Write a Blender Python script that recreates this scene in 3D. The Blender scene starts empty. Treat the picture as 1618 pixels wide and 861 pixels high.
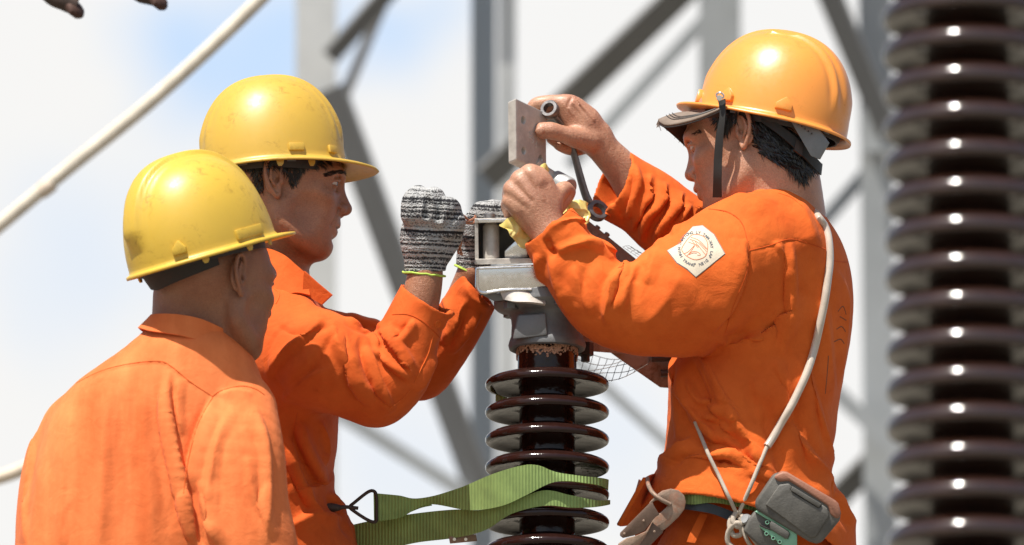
import bpy, bmesh, math, random, os
import numpy as np
from mathutils import Vector, Matrix, noise
from mathutils.bvhtree import BVHTree
random.seed(7); np.random.seed(7)
PI = math.pi
scene = bpy.context.scene
col = scene.collection

# ------------------------------------------------------------------ camera
D0 = 14000.0                      # mm, camera to the workers
PITCH = math.radians(12.0)
FOC = Vector((0.0, 0.0, 4.5))     # point in focus: the top of the post insulator
cp, sp = math.cos(PITCH), math.sin(PITCH)
FWD = Vector((0, cp, sp)); UPV = Vector((0, -sp, cp)); RGT = Vector((1, 0, 0))
cam_d = bpy.data.cameras.new('camera'); cam = bpy.data.objects.new('camera', cam_d); col.objects.link(cam)
cam.location = FOC - FWD * (D0 / 1000); cam.rotation_euler = (math.radians(90) + PITCH, 0, 0)
cam_d.sensor_width = 36; cam_d.lens = 36 * (D0 / 1000) / 1.618
cam_d.clip_start = 0.5; cam_d.clip_end = 3000
cam_d.dof.use_dof = True; cam_d.dof.focus_distance = D0 / 1000 - 0.05; cam_d.dof.aperture_fstop = 4.2
cam_d.dof.aperture_blades = 0
scene.camera = cam

# ------------------------------------------------------------------ sky, sun, exposure
SUN_DIR = Vector((-0.28, -0.41, 0.868)).normalized()       # from the scene towards the sun
sun_el = math.asin(SUN_DIR.z); sun_az = math.atan2(SUN_DIR.x, SUN_DIR.y)
world = bpy.data.worlds.new('World'); scene.world = world; world.use_nodes = True
nt = world.node_tree; nt.nodes.clear()
def wn(t, **k):
    n = nt.nodes.new(t)
    for a, b in k.items(): setattr(n, a, b)
    return n
out = wn('ShaderNodeOutputWorld'); bg = wn('ShaderNodeBackground'); sky = wn('ShaderNodeTexSky')
sky.sky_type = 'NISHITA'; sky.sun_disc = False; sky.sun_elevation = sun_el; sky.sun_rotation = sun_az
sky.dust_density = 2.0
bg.inputs['Strength'].default_value = 0.1
tc = wn('ShaderNodeTexCoord')
mp = wn('ShaderNodeMapping'); mp.inputs['Scale'].default_value = (11, 11, 14); mp.inputs['Location'].default_value = (3.1, 0.2, 1.2)
nz = wn('ShaderNodeTexNoise'); nz.inputs['Scale'].default_value = 1.25; nz.inputs['Detail'].default_value = 4; nz.inputs['Roughness'].default_value = 0.45
cr = wn('ShaderNodeValToRGB'); cr.color_ramp.elements[0].position = 0.36; cr.color_ramp.elements[1].position = 0.56
nt.links.new(tc.outputs['Generated'], mp.inputs['Vector']); nt.links.new(mp.outputs[0], nz.inputs['Vector']); nt.links.new(nz.outputs['Fac'], cr.inputs['Fac'])
# a bright bank of cloud stands ahead of the camera, thinner cloud elsewhere
vd = wn('ShaderNodeVectorMath', operation='DOT_PRODUCT'); vd.inputs[1].default_value = (0, cp, sp)
nt.links.new(tc.outputs['Generated'], vd.inputs[0])
mr = wn('ShaderNodeMapRange'); mr.inputs['From Min'].default_value = 0.70; mr.inputs['From Max'].default_value = 0.96
mr.inputs['To Min'].default_value = 0.25; mr.inputs['To Max'].default_value = 1.0; mr.interpolation_type = 'SMOOTHSTEP'
nt.links.new(vd.outputs['Value'], mr.inputs['Value'])
# gaps in the bank where pale blue shows (directions in the sky)
def gap(px, py, r, amt, prev):
    d = (RGT * ((px - 809) / D0) + UPV * ((430.5 - py) / D0) + FWD).normalized()
    v = wn('ShaderNodeVectorMath', operation='DISTANCE'); v.inputs[1].default_value = d
    nt.links.new(wob.outputs[0], v.inputs[0])
    m = wn('ShaderNodeMapRange', interpolation_type='SMOOTHERSTEP'); m.inputs['From Min'].default_value = 0; m.inputs['From Max'].default_value = r / D0
    m.inputs['To Min'].default_value = amt; m.inputs['To Max'].default_value = 0
    nt.links.new(v.outputs['Value'], m.inputs['Value'])
    a = wn('ShaderNodeMath', operation='ADD'); nt.links.new(m.outputs[0], a.inputs[0])
    if prev is not None: nt.links.new(prev.outputs[0], a.inputs[1])
    else: a.inputs[1].default_value = 0
    return a
nz2 = wn('ShaderNodeTexNoise'); nz2.inputs['Scale'].default_value = 60; nz2.inputs['Detail'].default_value = 5
nt.links.new(tc.outputs['Generated'], nz2.inputs['Vector'])
sb = wn('ShaderNodeVectorMath', operation='SUBTRACT'); sb.inputs[1].default_value = (.5, .5, .5); nt.links.new(nz2.outputs['Color'], sb.inputs[0])
sc_ = wn('ShaderNodeVectorMath', operation='SCALE'); sc_.inputs['Scale'].default_value = 0.022; nt.links.new(sb.outputs[0], sc_.inputs[0])
wob = wn('ShaderNodeVectorMath', operation='ADD'); nt.links.new(tc.outputs['Generated'], wob.inputs[0]); nt.links.new(sc_.outputs[0], wob.inputs[1])
g = None
for q in ((330, 50, 190, .75), (250, 70, 150, .45), (430, 40, 140, .6), (540, 50, 150, .5), (640, 60, 150, .85), (240, 330, 230, .30), (640, 730, 240, .30), (100, 440, 220, .28), (1000, 700, 200, .3)):
    g = gap(*q, g)
pale = wn('ShaderNodeRGB'); pale.outputs[0].default_value = (4.2, 5.4, 7.1, 1)       # thin bright veil over blue
wht = wn('ShaderNodeRGB'); wht.outputs[0].default_value = (6.6, 6.55, 6.45, 1)
hz = wn('ShaderNodeRGB'); hz.outputs[0].default_value = (3.3, 3.6, 4.0, 1)
m0 = wn('ShaderNodeMix', data_type='RGBA'); m0.clamp_factor = True
nt.links.new(g.outputs[0], m0.inputs[0]); nt.links.new(wht.outputs[0], m0.inputs[6]); nt.links.new(pale.outputs[0], m0.inputs[7])
m1 = wn('ShaderNodeMix', data_type='RGBA')                                   # blue sky with patches of cloud
mm = wn('ShaderNodeMath', operation='MULTIPLY'); mm.inputs[1].default_value = 0.38; nt.links.new(cr.outputs[0], mm.inputs[0])
nt.links.new(mm.outputs[0], m1.inputs[0]); nt.links.new(sky.outputs[0], m1.inputs[6]); nt.links.new(hz.outputs[0], m1.inputs[7])
m2 = wn('ShaderNodeMix', data_type='RGBA')
mr2 = wn('ShaderNodeMapRange', interpolation_type='SMOOTHSTEP'); mr2.inputs['From Min'].default_value = 0.90; mr2.inputs['From Max'].default_value = 0.992
nt.links.new(vd.outputs['Value'], mr2.inputs['Value'])
nt.links.new(mr2.outputs[0], m2.inputs[0]); nt.links.new(m1.outputs[2], m2.inputs[6]); nt.links.new(m0.outputs[2], m2.inputs[7])
nt.links.new(m2.outputs[2], bg.inputs['Color']); nt.links.new(bg.outputs[0], out.inputs[0])
sd = bpy.data.lights.new('sun', 'SUN'); sd.energy = 5.0; sd.angle = math.radians(0.55); sd.color = (1.0, 0.95, 0.87)
sun = bpy.data.objects.new('sun', sd); col.objects.link(sun); sun.location = (0, 0, 20)
sun.rotation_euler = SUN_DIR.to_track_quat('Z', 'Y').to_euler()
vs = scene.view_settings; vs.view_transform = 'Standard'; vs.look = 'None'; vs.exposure = 0.50; vs.gamma = 1.0; vs.use_curve_mapping = False
scene.cycles.use_denoising = True
scene.cycles.max_bounces = 8

# ------------------------------------------------------------------ frame: mm; x right, y away, z up, as seen by the photographer
A = np.array
def P(px, py, w=0.0):
    k = 1 + w / D0
    return A([(px - 809.0) * k, w, (430.5 - py) * k], float)
def fw(V):                         # frame mm -> world m
    V = np.atleast_2d(A(V, float)) * 0.001
    X = V[:, 0]; Y = V[:, 1] * cp - V[:, 2] * sp; Z = V[:, 1] * sp + V[:, 2] * cp
    return np.stack([X, Y, Z + FOC.z], 1)
def wf(V):                         # world m -> frame mm
    V = np.atleast_2d(A(V, float)); Y = V[:, 1]; Z = V[:, 2] - FOC.z
    return np.stack([V[:, 0], Y * cp + Z * sp, -Y * sp + Z * cp], 1) * 1000
def pw(px, py, w=0.0): return Vector(fw(P(px, py, w))[0])
def topx(V):                       # frame mm -> photo pixels
    k = 1 + V[:, 1] / D0
    return V[:, 0] / k + 809.0, 430.5 - V[:, 2] / k

# ------------------------------------------------------------------ implicit surfaces
class Field:
    def __init__(s, lo, hi, h):
        s.lo = A(lo, float); s.h = h
        s.n = [int(math.ceil((hi[i] - lo[i]) / h)) + 1 for i in range(3)]
        s.ax = [(s.lo[i] + h * np.arange(s.n[i])).astype(np.float32) for i in range(3)]
        s.D = np.full(s.n, 1e3, np.float32)
        s.cut = []
    def sl(s, lo, hi, m):
        r = []
        for i in range(3):
            a = max(0, int((lo[i] - m - s.lo[i]) / s.h)); b = min(s.n[i], int((hi[i] + m - s.lo[i]) / s.h) + 2)
            if b <= a: return None
            r.append(slice(a, b))
        return tuple(r)
    def grid(s, sl):
        return (s.ax[0][sl[0]][:, None, None], s.ax[1][sl[1]][None, :, None], s.ax[2][sl[2]][None, None, :])
    def put(s, d, sl, k, op):
        E = s.D[sl]
        if op == 'u':
            if k > 0:
                h = np.maximum(k - np.abs(E - d), 0) / k
                s.D[sl] = np.minimum(E, d) - h * h * k * 0.25
            else: s.D[sl] = np.minimum(E, d)
        else:
            d = -d
            if k > 0:
                h = np.maximum(k - np.abs(E - d), 0) / k
                s.D[sl] = np.maximum(E, d) + h * h * k * 0.25
            else: s.D[sl] = np.maximum(E, d)
    def ell(s, c, r, k=6, op='u', R=None):
        c = A(c, float); r = A(r, float); m = max(r)
        sl = s.sl(c - m, c + m, k + 2 * s.h)
        if sl is None: return
        X, Y, Z = s.grid(sl); X = X - c[0]; Y = Y - c[1]; Z = Z - c[2]
        if R is not None:
            X, Y, Z = (R[0][0] * X + R[1][0] * Y + R[2][0] * Z, R[0][1] * X + R[1][1] * Y + R[2][1] * Z, R[0][2] * X + R[1][2] * Y + R[2][2] * Z)
        k0 = np.sqrt((X / r[0]) ** 2 + (Y / r[1]) ** 2 + (Z / r[2]) ** 2) + 1e-6
        k1 = np.sqrt((X / r[0] ** 2) ** 2 + (Y / r[1] ** 2) ** 2 + (Z / r[2] ** 2) ** 2) + 1e-6
        s.put((k0 * (k0 - 1) / k1).astype(np.float32), sl, k, op)
    def chain(s, pts, k=8, sq=(1, 1, 1), op='u', clip=None, hollow=None, n=5, smooth=True, cr=95.0):
        P0 = A([list(p[0]) + [p[1]] for p in pts], float)
        if smooth and len(P0) > 2: P0 = catmull(P0, n)
        rm = P0[:, 3].max() * max(sq)
        lo = P0[:, :3].min(0) - rm; hi = P0[:, :3].max(0) + rm
        sl = s.sl(lo, hi, k + 2 * s.h)
        if sl is None: return
        T = np.full([q.stop - q.start for q in sl], 1e3, np.float32); sqa = A(sq, float)
        for a, b in zip(P0[:-1], P0[1:]):
            r_ = max(a[3], b[3]) * max(sq)
            s2 = s.sl(np.minimum(a[:3], b[:3]) - r_, np.maximum(a[:3], b[:3]) + r_, k + 2 * s.h + 6)
            if s2 is None: continue
            s2 = tuple(slice(max(q.start, g.start), min(q.stop, g.stop)) for q, g in zip(s2, sl))
            if any(q.stop <= q.start for q in s2): continue
            X, Y, Z = s.grid(s2)
            aa = a[:3] / sqa; ba = b[:3] / sqa - aa; X = X / sq[0] - aa[0]; Y = Y / sq[1] - aa[1]; Z = Z / sq[2] - aa[2]
            hh = np.clip((X * ba[0] + Y * ba[1] + Z * ba[2]) / max(ba @ ba, 1e-9), 0, 1)
            d = np.sqrt((X - hh * ba[0]) ** 2 + (Y - hh * ba[1]) ** 2 + (Z - hh * ba[2]) ** 2) - (a[3] + (b[3] - a[3]) * hh)
            loc = tuple(slice(q.start - g.start, q.stop - g.start) for q, g in zip(s2, sl))
            T[loc] = np.minimum(T[loc], d * min(1, min(sq)) if min(sq) < 1 else d)
        if clip is not None:
            c, nn = A(clip[0], float), A(clip[1], float); nn = nn / np.linalg.norm(nn)
            X, Y, Z = s.grid(sl); pd = (X - c[0]) * nn[0] + (Y - c[1]) * nn[1] + (Z - c[2]) * nn[2]
            pd = np.where((X - c[0]) ** 2 + (Y - c[1]) ** 2 + (Z - c[2]) ** 2 < cr ** 2, pd, -1e3)
            if hollow:
                inner = np.maximum(T + hollow[0], -(pd + hollow[1])); T0 = np.maximum(T, pd)
                T = np.maximum(T0, -inner)
            else: T = np.maximum(T, pd)
        s.put(T.astype(np.float32), sl, k, op)
    def loft(s, rows, k=10, n=2.3, op='u', clip=None, hollow=None):
        """rows: (z, xL, xR, yN, yF) in frame mm, sorted by z"""
        R = A(sorted(rows), float)
        zz = np.linspace(R[0, 0], R[-1, 0], 80)
        tab = [smooth_interp(zz, R[:, 0], R[:, i]) for i in range(1, 5)]
        lo = [R[:, 1].min(), R[:, 3].min(), R[0, 0]]; hi = [R[:, 2].max(), R[:, 4].max(), R[-1, 0]]
        sl = s.sl(lo, hi, k + 2 * s.h)
        if sl is None: return
        X, Y, Z = s.grid(sl); z = Z.ravel()
        xl, xr, yn, yf = [np.interp(z, zz, t)[None, None, :] for t in tab]
        a = (xr - xl) / 2; b = (yf - yn) / 2
        rho = (np.abs((X - (xl + xr) / 2) / a) ** n + np.abs((Y - (yn + yf) / 2) / b) ** n) ** (1 / n)
        d = (rho - 1) * np.minimum(a, b)
        d = np.maximum(d, np.maximum(Z - R[-1, 0], R[0, 0] - Z))
        if clip is not None:
            c, nn = A(clip[0], float), A(clip[1], float); nn = nn / np.linalg.norm(nn)
            pd = (X - c[0]) * nn[0] + (Y - c[1]) * nn[1] + (Z - c[2]) * nn[2]
            if hollow:
                inner = np.maximum(d + hollow[0], -(pd + hollow[1])); d = np.maximum(np.maximum(d, pd), -inner)
            else: d = np.maximum(d, pd)
        s.put(d.astype(np.float32), sl, k, op)
    def half(s, c, n):
        c, n = A(c, float), A(n, float); n /= np.linalg.norm(n)
        X, Y, Z = s.grid((slice(0, None),) * 3)
        s.D = np.maximum(s.D, ((X - c[0]) * n[0] + (Y - c[1]) * n[1] + (Z - c[2]) * n[2]).astype(np.float32))
    def mesh(s):
        D = s.D; S = D < 0; n = s.n
        c = np.zeros([q - 1 for q in n], np.int8)
        for i in (0, 1):
            for j in (0, 1):
                for k in (0, 1): c += S[i:n[0] - 1 + i, j:n[1] - 1 + j, k:n[2] - 1 + k]
        act = (c > 0) & (c < 8); idx = np.full(c.shape, -1, np.int64); ijk = np.argwhere(act); idx[act] = np.arange(len(ijk))
        pos = np.zeros((len(ijk), 3)); cnt = np.zeros(len(ijk))
        cor = A([(i, j, k) for i in (0, 1) for j in (0, 1) for k in (0, 1)])
        val = [D[ijk[:, 0] + q[0], ijk[:, 1] + q[1], ijk[:, 2] + q[2]] for q in cor]
        for x in range(8):
            for y in range(x + 1, 8):
                df = cor[y] - cor[x]
                if np.abs(df).sum() != 1: continue
                da, db = val[x], val[y]; m = (da < 0) != (db < 0)
                t = np.where(m, da / np.where(m, da - db, 1), 0)
                pos += np.where(m[:, None], cor[x] + t[:, None] * df, 0); cnt += m
        V = s.lo + s.h * (ijk + pos / cnt[:, None])
        F = []
        for ax in range(3):
            b, cc = (ax + 1) % 3, (ax + 2) % 3
            sa = [slice(None)] * 3; sb = [slice(None)] * 3; sa[ax] = slice(0, -1); sb[ax] = slice(1, None)
            S0, S1 = S[tuple(sa)], S[tuple(sb)]
            e = np.argwhere(S0 != S1); e = e[(e[:, b] > 0) & (e[:, cc] > 0) & (e[:, b] < n[b] - 1) & (e[:, cc] < n[cc] - 1)]
            ins = S0[e[:, 0], e[:, 1], e[:, 2]]
            q = []
            for ob, oc in ((-1, -1), (0, -1), (0, 0), (-1, 0)):
                f = e.copy(); f[:, b] += ob; f[:, cc] += oc; q.append(idx[f[:, 0], f[:, 1], f[:, 2]])
            q = np.stack(q, 1); q[~ins] = q[~ins][:, ::-1]; F.append(q)
        return V, np.concatenate(F)

def smooth_interp(x, xp, fp):
    m = np.gradient(fp, xp); i = np.clip(np.searchsorted(xp, x) - 1, 0, len(xp) - 2)
    h = xp[i + 1] - xp[i]; t = (x - xp[i]) / h
    return (2 * t**3 - 3 * t**2 + 1) * fp[i] + (t**3 - 2 * t**2 + t) * h * m[i] + (-2 * t**3 + 3 * t**2) * fp[i + 1] + (t**3 - t**2) * h * m[i + 1]
def catmull(Q, n=6, closed=False):
    Q = A(Q, float); out = []
    N = len(Q); L = N if closed else N - 1
    for i in range(L):
        if closed: p0, p1, p2, p3 = Q[i - 1], Q[i], Q[(i + 1) % N], Q[(i + 2) % N]
        else: p0, p1, p2, p3 = Q[max(i - 1, 0)], Q[i], Q[i + 1], Q[min(i + 2, N - 1)]
        for t in np.arange(n) / n:
            out.append(0.5 * ((2 * p1) + (-p0 + p2) * t + (2 * p0 - 5 * p1 + 4 * p2 - p3) * t * t + (-p0 + 3 * p1 - 3 * p2 + p3) * t ** 3))
    if not closed: out.append(Q[-1])
    return A(out)
def vnormals(V, F):
    n = np.zeros_like(V); fn = np.cross(V[F[:, 2]] - V[F[:, 0]], V[F[:, 3]] - V[F[:, 1]])
    for i in range(4): np.add.at(n, F[:, i], fn)
    return n / (np.linalg.norm(n, axis=1)[:, None] + 1e-9)
def relax(V, F, it=1, lam=0.5):
    E = np.concatenate([F[:, [0, 1]], F[:, [1, 2]], F[:, [2, 3]], F[:, [3, 0]]])
    for _ in range(it):
        s = np.zeros_like(V); c = np.zeros(len(V))
        for d in range(3):
            s[:, d] = np.bincount(E[:, 0], V[E[:, 1], d], len(V)) + np.bincount(E[:, 1], V[E[:, 0], d], len(V))
        c = np.bincount(E[:, 0], minlength=len(V)) + np.bincount(E[:, 1], minlength=len(V))
        V = V * (1 - lam) + lam * s / c[:, None]
    return V
def sculpt(V, F, strokes, back=False):
    """strokes: (photo polyline, width, amplitude, kind) pushed into or out of the side one sees; kind r ridge, v valley, f ridge with a sharp valley on its right-hand side, s step"""
    N = vnormals(V, F); px, py = topx(V)
    mask = np.clip((-N[:, 1] + 0.25) / 0.5, 0, 1)
    tot = np.zeros(len(V))
    for pts, w, amp, kind in strokes:
        Q = catmull(A(pts, float), 5) if len(pts) > 2 else A(pts, float)
        L = np.concatenate([[0], np.cumsum(np.linalg.norm(np.diff(Q, axis=0), axis=1))])
        r = 3.2 * w
        m = np.where((px > Q[:, 0].min() - r) & (px < Q[:, 0].max() + r) & (py > Q[:, 1].min() - r) & (py < Q[:, 1].max() + r))[0]
        if not len(m): continue
        x, y = px[m], py[m]; best = np.full(len(m), 1e9); sg = np.zeros(len(m)); ar = np.zeros(len(m))
        for i in range(len(Q) - 1):
            a, b = Q[i], Q[i + 1]; ab = b - a; l2 = ab @ ab + 1e-9
            t = np.clip(((x - a[0]) * ab[0] + (y - a[1]) * ab[1]) / l2, 0, 1)
            dx = x - a[0] - t * ab[0]; dy = y - a[1] - t * ab[1]; d = np.hypot(dx, dy)
            u = d < best; best[u] = d[u]; sg[u] = np.sign(ab[0] * dy - ab[1] * dx)[u]; ar[u] = ((L[i] + t * (L[i + 1] - L[i])) / L[-1])[u]
        sd_ = best * sg
        tp = np.clip(np.minimum(ar, 1 - ar) * 4, 0, 1); tp = tp * tp * (3 - 2 * tp)
        if kind in 'rv': v = np.exp(-(sd_ / w) ** 2) * (1 if kind == 'r' else -1)
        elif kind == 'f': v = np.exp(-(sd_ / w) ** 2) - 0.9 * np.exp(-((sd_ - 1.25 * w) / (0.5 * w)) ** 2)
        elif kind == 's': v = -np.where(sd_ > 0, 1, 0) * np.exp(-(sd_ / (w * 1.5)) ** 2); tp = tp
        tot[m] += amp * v * tp
    return V + N * (tot * mask)[:, None]
def tents(V, F, lines):
    """long crisp folds: each line is the crest of a sheet of cloth with straight flanks; (points, width on the + side, width on the - side, height); + is below a rightward line and left of a downward one; negative height cuts a crease"""
    N = vnormals(V, F); px, py = topx(V); mask = np.clip((-N[:, 1] + 0.3) / 0.5, 0, 1); H = np.zeros(len(V)); G = np.zeros(len(V))
    for pts, wp, wm, amp in lines:
        Q = catmull(A(pts, float), 6) if len(pts) > 2 else A(pts, float)
        L = np.concatenate([[0], np.cumsum(np.linalg.norm(np.diff(Q, axis=0), axis=1))]); r = max(wp, wm) + 4
        m = np.where((px > Q[:, 0].min() - r) & (px < Q[:, 0].max() + r) & (py > Q[:, 1].min() - r) & (py < Q[:, 1].max() + r) & (mask > 0))[0]
        if not len(m): continue
        x, y = px[m], py[m]; best = np.full(len(m), 1e9); sg = np.zeros(len(m)); ar = np.zeros(len(m))
        for i in range(len(Q) - 1):
            a, b = Q[i], Q[i + 1]; ab = b - a; l2 = ab @ ab + 1e-9
            t = np.clip(((x - a[0]) * ab[0] + (y - a[1]) * ab[1]) / l2, 0, 1)
            dx = x - a[0] - t * ab[0]; dy = y - a[1] - t * ab[1]; d = np.hypot(dx, dy)
            u = d < best; best[u] = d[u]; sg[u] = np.sign(ab[0] * dy - ab[1] * dx)[u]; ar[u] = ((L[i] + t * (L[i + 1] - L[i])) / L[-1])[u]
        w = np.where(sg > 0, wp, wm); q = np.clip(1 - np.sqrt(best ** 2 + 1.2) / w, 0, 1)
        q = np.where(w > 14, q ** 1.6, q)
        tp = np.clip(np.minimum(ar, 1 - ar) * 3.5, 0, 1); tp = np.sqrt(tp * tp * (3 - 2 * tp) + 1e-9)
        h = abs(amp) * 1.8 * q * tp
        if amp > 0: H[m] = np.maximum(H[m], h) + .25 * np.minimum(H[m], h)
        else: G[m] = np.maximum(G[m], h)
    return V + N * ((H - G) * mask)[:, None]
def creases(V, F, zones):
    """gathered cloth: sharp ridged wrinkles; zone = (x, y, rx, ry, direction in degrees from +x towards the photo's bottom, spacing, amplitude)"""
    N = vnormals(V, F); px, py = topx(V); mask = np.clip((-N[:, 1] + 0.3) / 0.5, 0, 1); tot = np.zeros(len(V))
    for zi, (cx, cy, rx, ry, ang, sp_, amp) in enumerate(zones):
        a = math.radians(ang); c_, s_ = math.cos(a), math.sin(a)
        dx, dy = px - cx, py - cy; u = dx * c_ + dy * s_; v = -dx * s_ + dy * c_
        q = (u / rx) ** 2 + (v / ry) ** 2; m = np.where((q < 1) & (mask > 0))[0]
        for i in m:
            uu, vv, w = u[i] / (sp_ * 4.2), v[i] / sp_, V[i, 1] / (sp_ * 2.2)
            wob_ = noise.noise(Vector((uu * 1.6, zi * 7.1, w * .5))) * .9
            n1 = 1 - 2.2 * abs(noise.noise(Vector((uu, vv + wob_, zi * 3.3 + w * .4))))
            n2 = 1 - 2.2 * abs(noise.noise(Vector((uu * 1.9 + 5, vv * 2.1 + wob_, zi * 1.3))))
            tot[i] += amp * (n1 * abs(n1) + .28 * n2 - .3) * (1 - q[i]) ** .8 * mask[i]
    return V + N * tot[:, None]
def cloth_noise(V, F, amp=1.6, sc=1 / 60.0, seed=0.0, st=(1, 1, 1)):
    N = vnormals(V, F)
    o = Vector((seed, seed * 1.7, -seed))
    a = A([noise.noise(Vector((v[0] * sc * st[0], v[1] * sc * st[1], v[2] * sc * st[2])) + o) + 0.45 * abs(noise.noise(Vector((v[0] * sc * 2.6 * st[0], v[1] * sc * 2.6 * st[1], v[2] * sc * 2.6 * st[2])) - o)) for v in V])
    return V + N * (a * amp)[:, None]

# ------------------------------------------------------------------ objects
def tag(o, label=None, cat=None, group=None, kind=None):
    if label: o['label'] = label
    if cat: o['category'] = cat
    if group: o['group'] = group
    if kind: o['kind'] = kind
    return o
def thing(name, label, cat, loc, group=None):
    o = bpy.data.objects.new(name, None); col.objects.link(o); o.location = loc; o.empty_display_size = 0.05
    return tag(o, label, cat, group)
def root_loc(o):
    l = Vector((0, 0, 0))
    while o is not None: l = l + o.location; o = o.parent
    return l
def mk(name, V, F, mat, parent=None, smooth=True, world_m=False, flat_angle=None, loc=None):
    """V in frame mm (or world metres); one linked mesh object"""
    Wd = A(V, float) if world_m else fw(V)
    me = bpy.data.meshes.new(name)
    o = bpy.data.objects.new(name, me); col.objects.link(o)
    base = Vector(Wd.mean(0)) if loc is None else Vector(loc)
    pl = Vector((0, 0, 0))
    if parent is not None: o.parent = parent; pl = root_loc(parent)
    o.location = base - pl
    Wd = Wd - A(base)
    if isinstance(F, np.ndarray):
        nf, k = F.shape
        me.vertices.add(len(Wd)); me.vertices.foreach_set('co', Wd.astype(np.float32).ravel())
        me.loops.add(nf * k); me.loops.foreach_set('vertex_index', F.astype(np.int32).ravel())
        me.polygons.add(nf); me.polygons.foreach_set('loop_start', np.arange(0, nf * k, k, dtype=np.int32))
        me.update(calc_edges=True); me.validate()
    else:
        me.from_pydata([tuple(v) for v in Wd], [], [tuple(f) for f in F]); me.update()
    me.polygons.foreach_set('use_smooth', [smooth] * len(me.polygons))
    if flat_angle: me.set_sharp_from_angle(angle=math.radians(flat_angle))
    if mat is not None: me.materials.append(mat)
    return o
def fix_normals(o):
    bm = bmesh.new(); bm.from_mesh(o.data); bmesh.ops.recalc_face_normals(bm, faces=bm.faces); bm.to_mesh(o.data); bm.free(); return o
def bake(o, mods):
    """apply modifiers to o"""
    for t, kw in mods:
        m = o.modifiers.new('m', t)
        for a, b in kw.items(): setattr(m, a, b)
    dg = bpy.context.evaluated_depsgraph_get(); me = bpy.data.meshes.new_from_object(o.evaluated_get(dg))
    o.modifiers.clear(); old = o.data; o.data = me; me.name = old.name; bpy.data.meshes.remove(old); return o
class MB:
    """collects frame-space pieces for ONE mesh"""
    def __init__(s): s.V = []; s.F = []
    def add(s, V, F):
        b = len(s.V); s.V += [list(v) for v in V]; s.F += [tuple(int(i) + b for i in f) for f in F]; return s
    def tube(s, pts, r, seg=10, n=6, closed=False, smooth=True, sqz=None, cap=True):
        Q = A([list(p) for p in pts], float); R = A(r if hasattr(r, '__len__') else [r] * len(Q), float)
        QR = np.concatenate([Q, R[:, None]], 1)
        if smooth and len(Q) > 2: QR = catmull(QR, n, closed)
        Q, R = QR[:, :3], QR[:, 3]; N = len(Q)
        T = (np.roll(Q, -1, 0) - np.roll(Q, 1, 0)) if closed else np.gradient(Q, axis=0)
        T /= np.linalg.norm(T, axis=1)[:, None] + 1e-12
        up = A([0, 0, 1.0]) if abs(T[0][2]) < .9 else A([1.0, 0, 0]); u = np.cross(T[0], up); u /= np.linalg.norm(u); V = []
        for i in range(N):
            u = u - T[i] * (u @ T[i]); u /= np.linalg.norm(u) + 1e-12; v = np.cross(T[i], u)
            for j in range(seg):
                a = 2 * PI * j / seg; V.append(Q[i] + R[i] * (math.cos(a) * u + math.sin(a) * v * (sqz or 1)))
        F = []
        for i in range(N if closed else N - 1):
            i2 = (i + 1) % N
            for j in range(seg): F.append((i * seg + j, i * seg + (j + 1) % seg, i2 * seg + (j + 1) % seg, i2 * seg + j))
        if cap and not closed: F.append(tuple(range(seg - 1, -1, -1))); F.append(tuple(range((N - 1) * seg, N * seg)))
        return s.add(V, F)
    def hexa(s, o, a, b, c):
        """box from corner o with edge vectors a b c"""
        o, a, b, c = (A(q, float) for q in (o, a, b, c))
        V = [o, o + a, o + a + b, o + b, o + c, o + a + c, o + a + b + c, o + b + c]
        return s.add(V, [(3, 2, 1, 0), (4, 5, 6, 7), (0, 1, 5, 4), (1, 2, 6, 5), (2, 3, 7, 6), (3, 0, 4, 7)])
    def prism(s, poly, depth_vec):
        """poly: frame points in a plane, extruded along depth_vec"""
        n = len(poly); Pn = [A(p, float) for p in poly]; d = A(depth_vec, float)
        return s.add(Pn + [p + d for p in Pn], [tuple(range(n - 1, -1, -1)), tuple(range(n, 2 * n))] + [(i, (i + 1) % n, n + (i + 1) % n, n + i) for i in range(n)])
    def lathe(s, prof, c, ax=None, seg=40, frame=True):
        """prof: (r, h) list about axis ax through c"""
        ax = A(WZ if ax is None else ax, float); ax /= np.linalg.norm(ax)
        u = np.cross(ax, A([0, 1, 0.01])); u /= np.linalg.norm(u); v = np.cross(ax, u); c = A(c, float); V = []; F = []
        for r, h in prof:
            for j in range(seg):
                a = 2 * PI * j / seg; V.append(c + ax * h + r * (math.cos(a) * u + math.sin(a) * v))
        m = len(prof)
        for i in range(m - 1):
            for j in range(seg): F.append((i * seg + j, i * seg + (j + 1) % seg, (i + 1) * seg + (j + 1) % seg, (i + 1) * seg + j))
        return s.add(V, F)
    def strip(s, T, B, th=2.0, n=6, closed=False, flip=False):
        """a band between two edges with thickness th"""
        T = catmull(A(T, float), n, closed); B = catmull(A(B, float), n, closed); N = len(T); m = 5
        G = A([[T[i] * (1 - j / (m - 1)) + B[i] * (j / (m - 1)) for j in range(m)] for i in range(N)])
        du = np.roll(G, -1, 0) - np.roll(G, 1, 0) if closed else np.gradient(G, axis=0); dv = np.gradient(G, axis=1)
        Nn = np.cross(du, dv); Nn /= np.linalg.norm(Nn, axis=2)[:, :, None] + 1e-9
        if flip: Nn = -Nn
        V = list(G.reshape(-1, 3)) + list((G + Nn * th).reshape(-1, 3)); o = N * m; F = []
        R = range(N if closed else N - 1)
        for i in R:
            i2 = (i + 1) % N
            for j in range(m - 1):
                a, b, c, d = i * m + j, i2 * m + j, i2 * m + j + 1, i * m + j + 1
                F += [(a, b, c, d), (o + d, o + c, o + b, o + a)]
            for j in (0, m - 1):
                a, b = i * m + j, i2 * m + j; F.append((a, b, o + b, o + a) if j else (b, a, o + a, o + b))
        if not closed:
            for i in (0, N - 1):
                for j in range(m - 1): F.append((i * m + j, i * m + j + 1, o + i * m + j + 1, o + i * m + j))
        return s.add(V, F)
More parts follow.
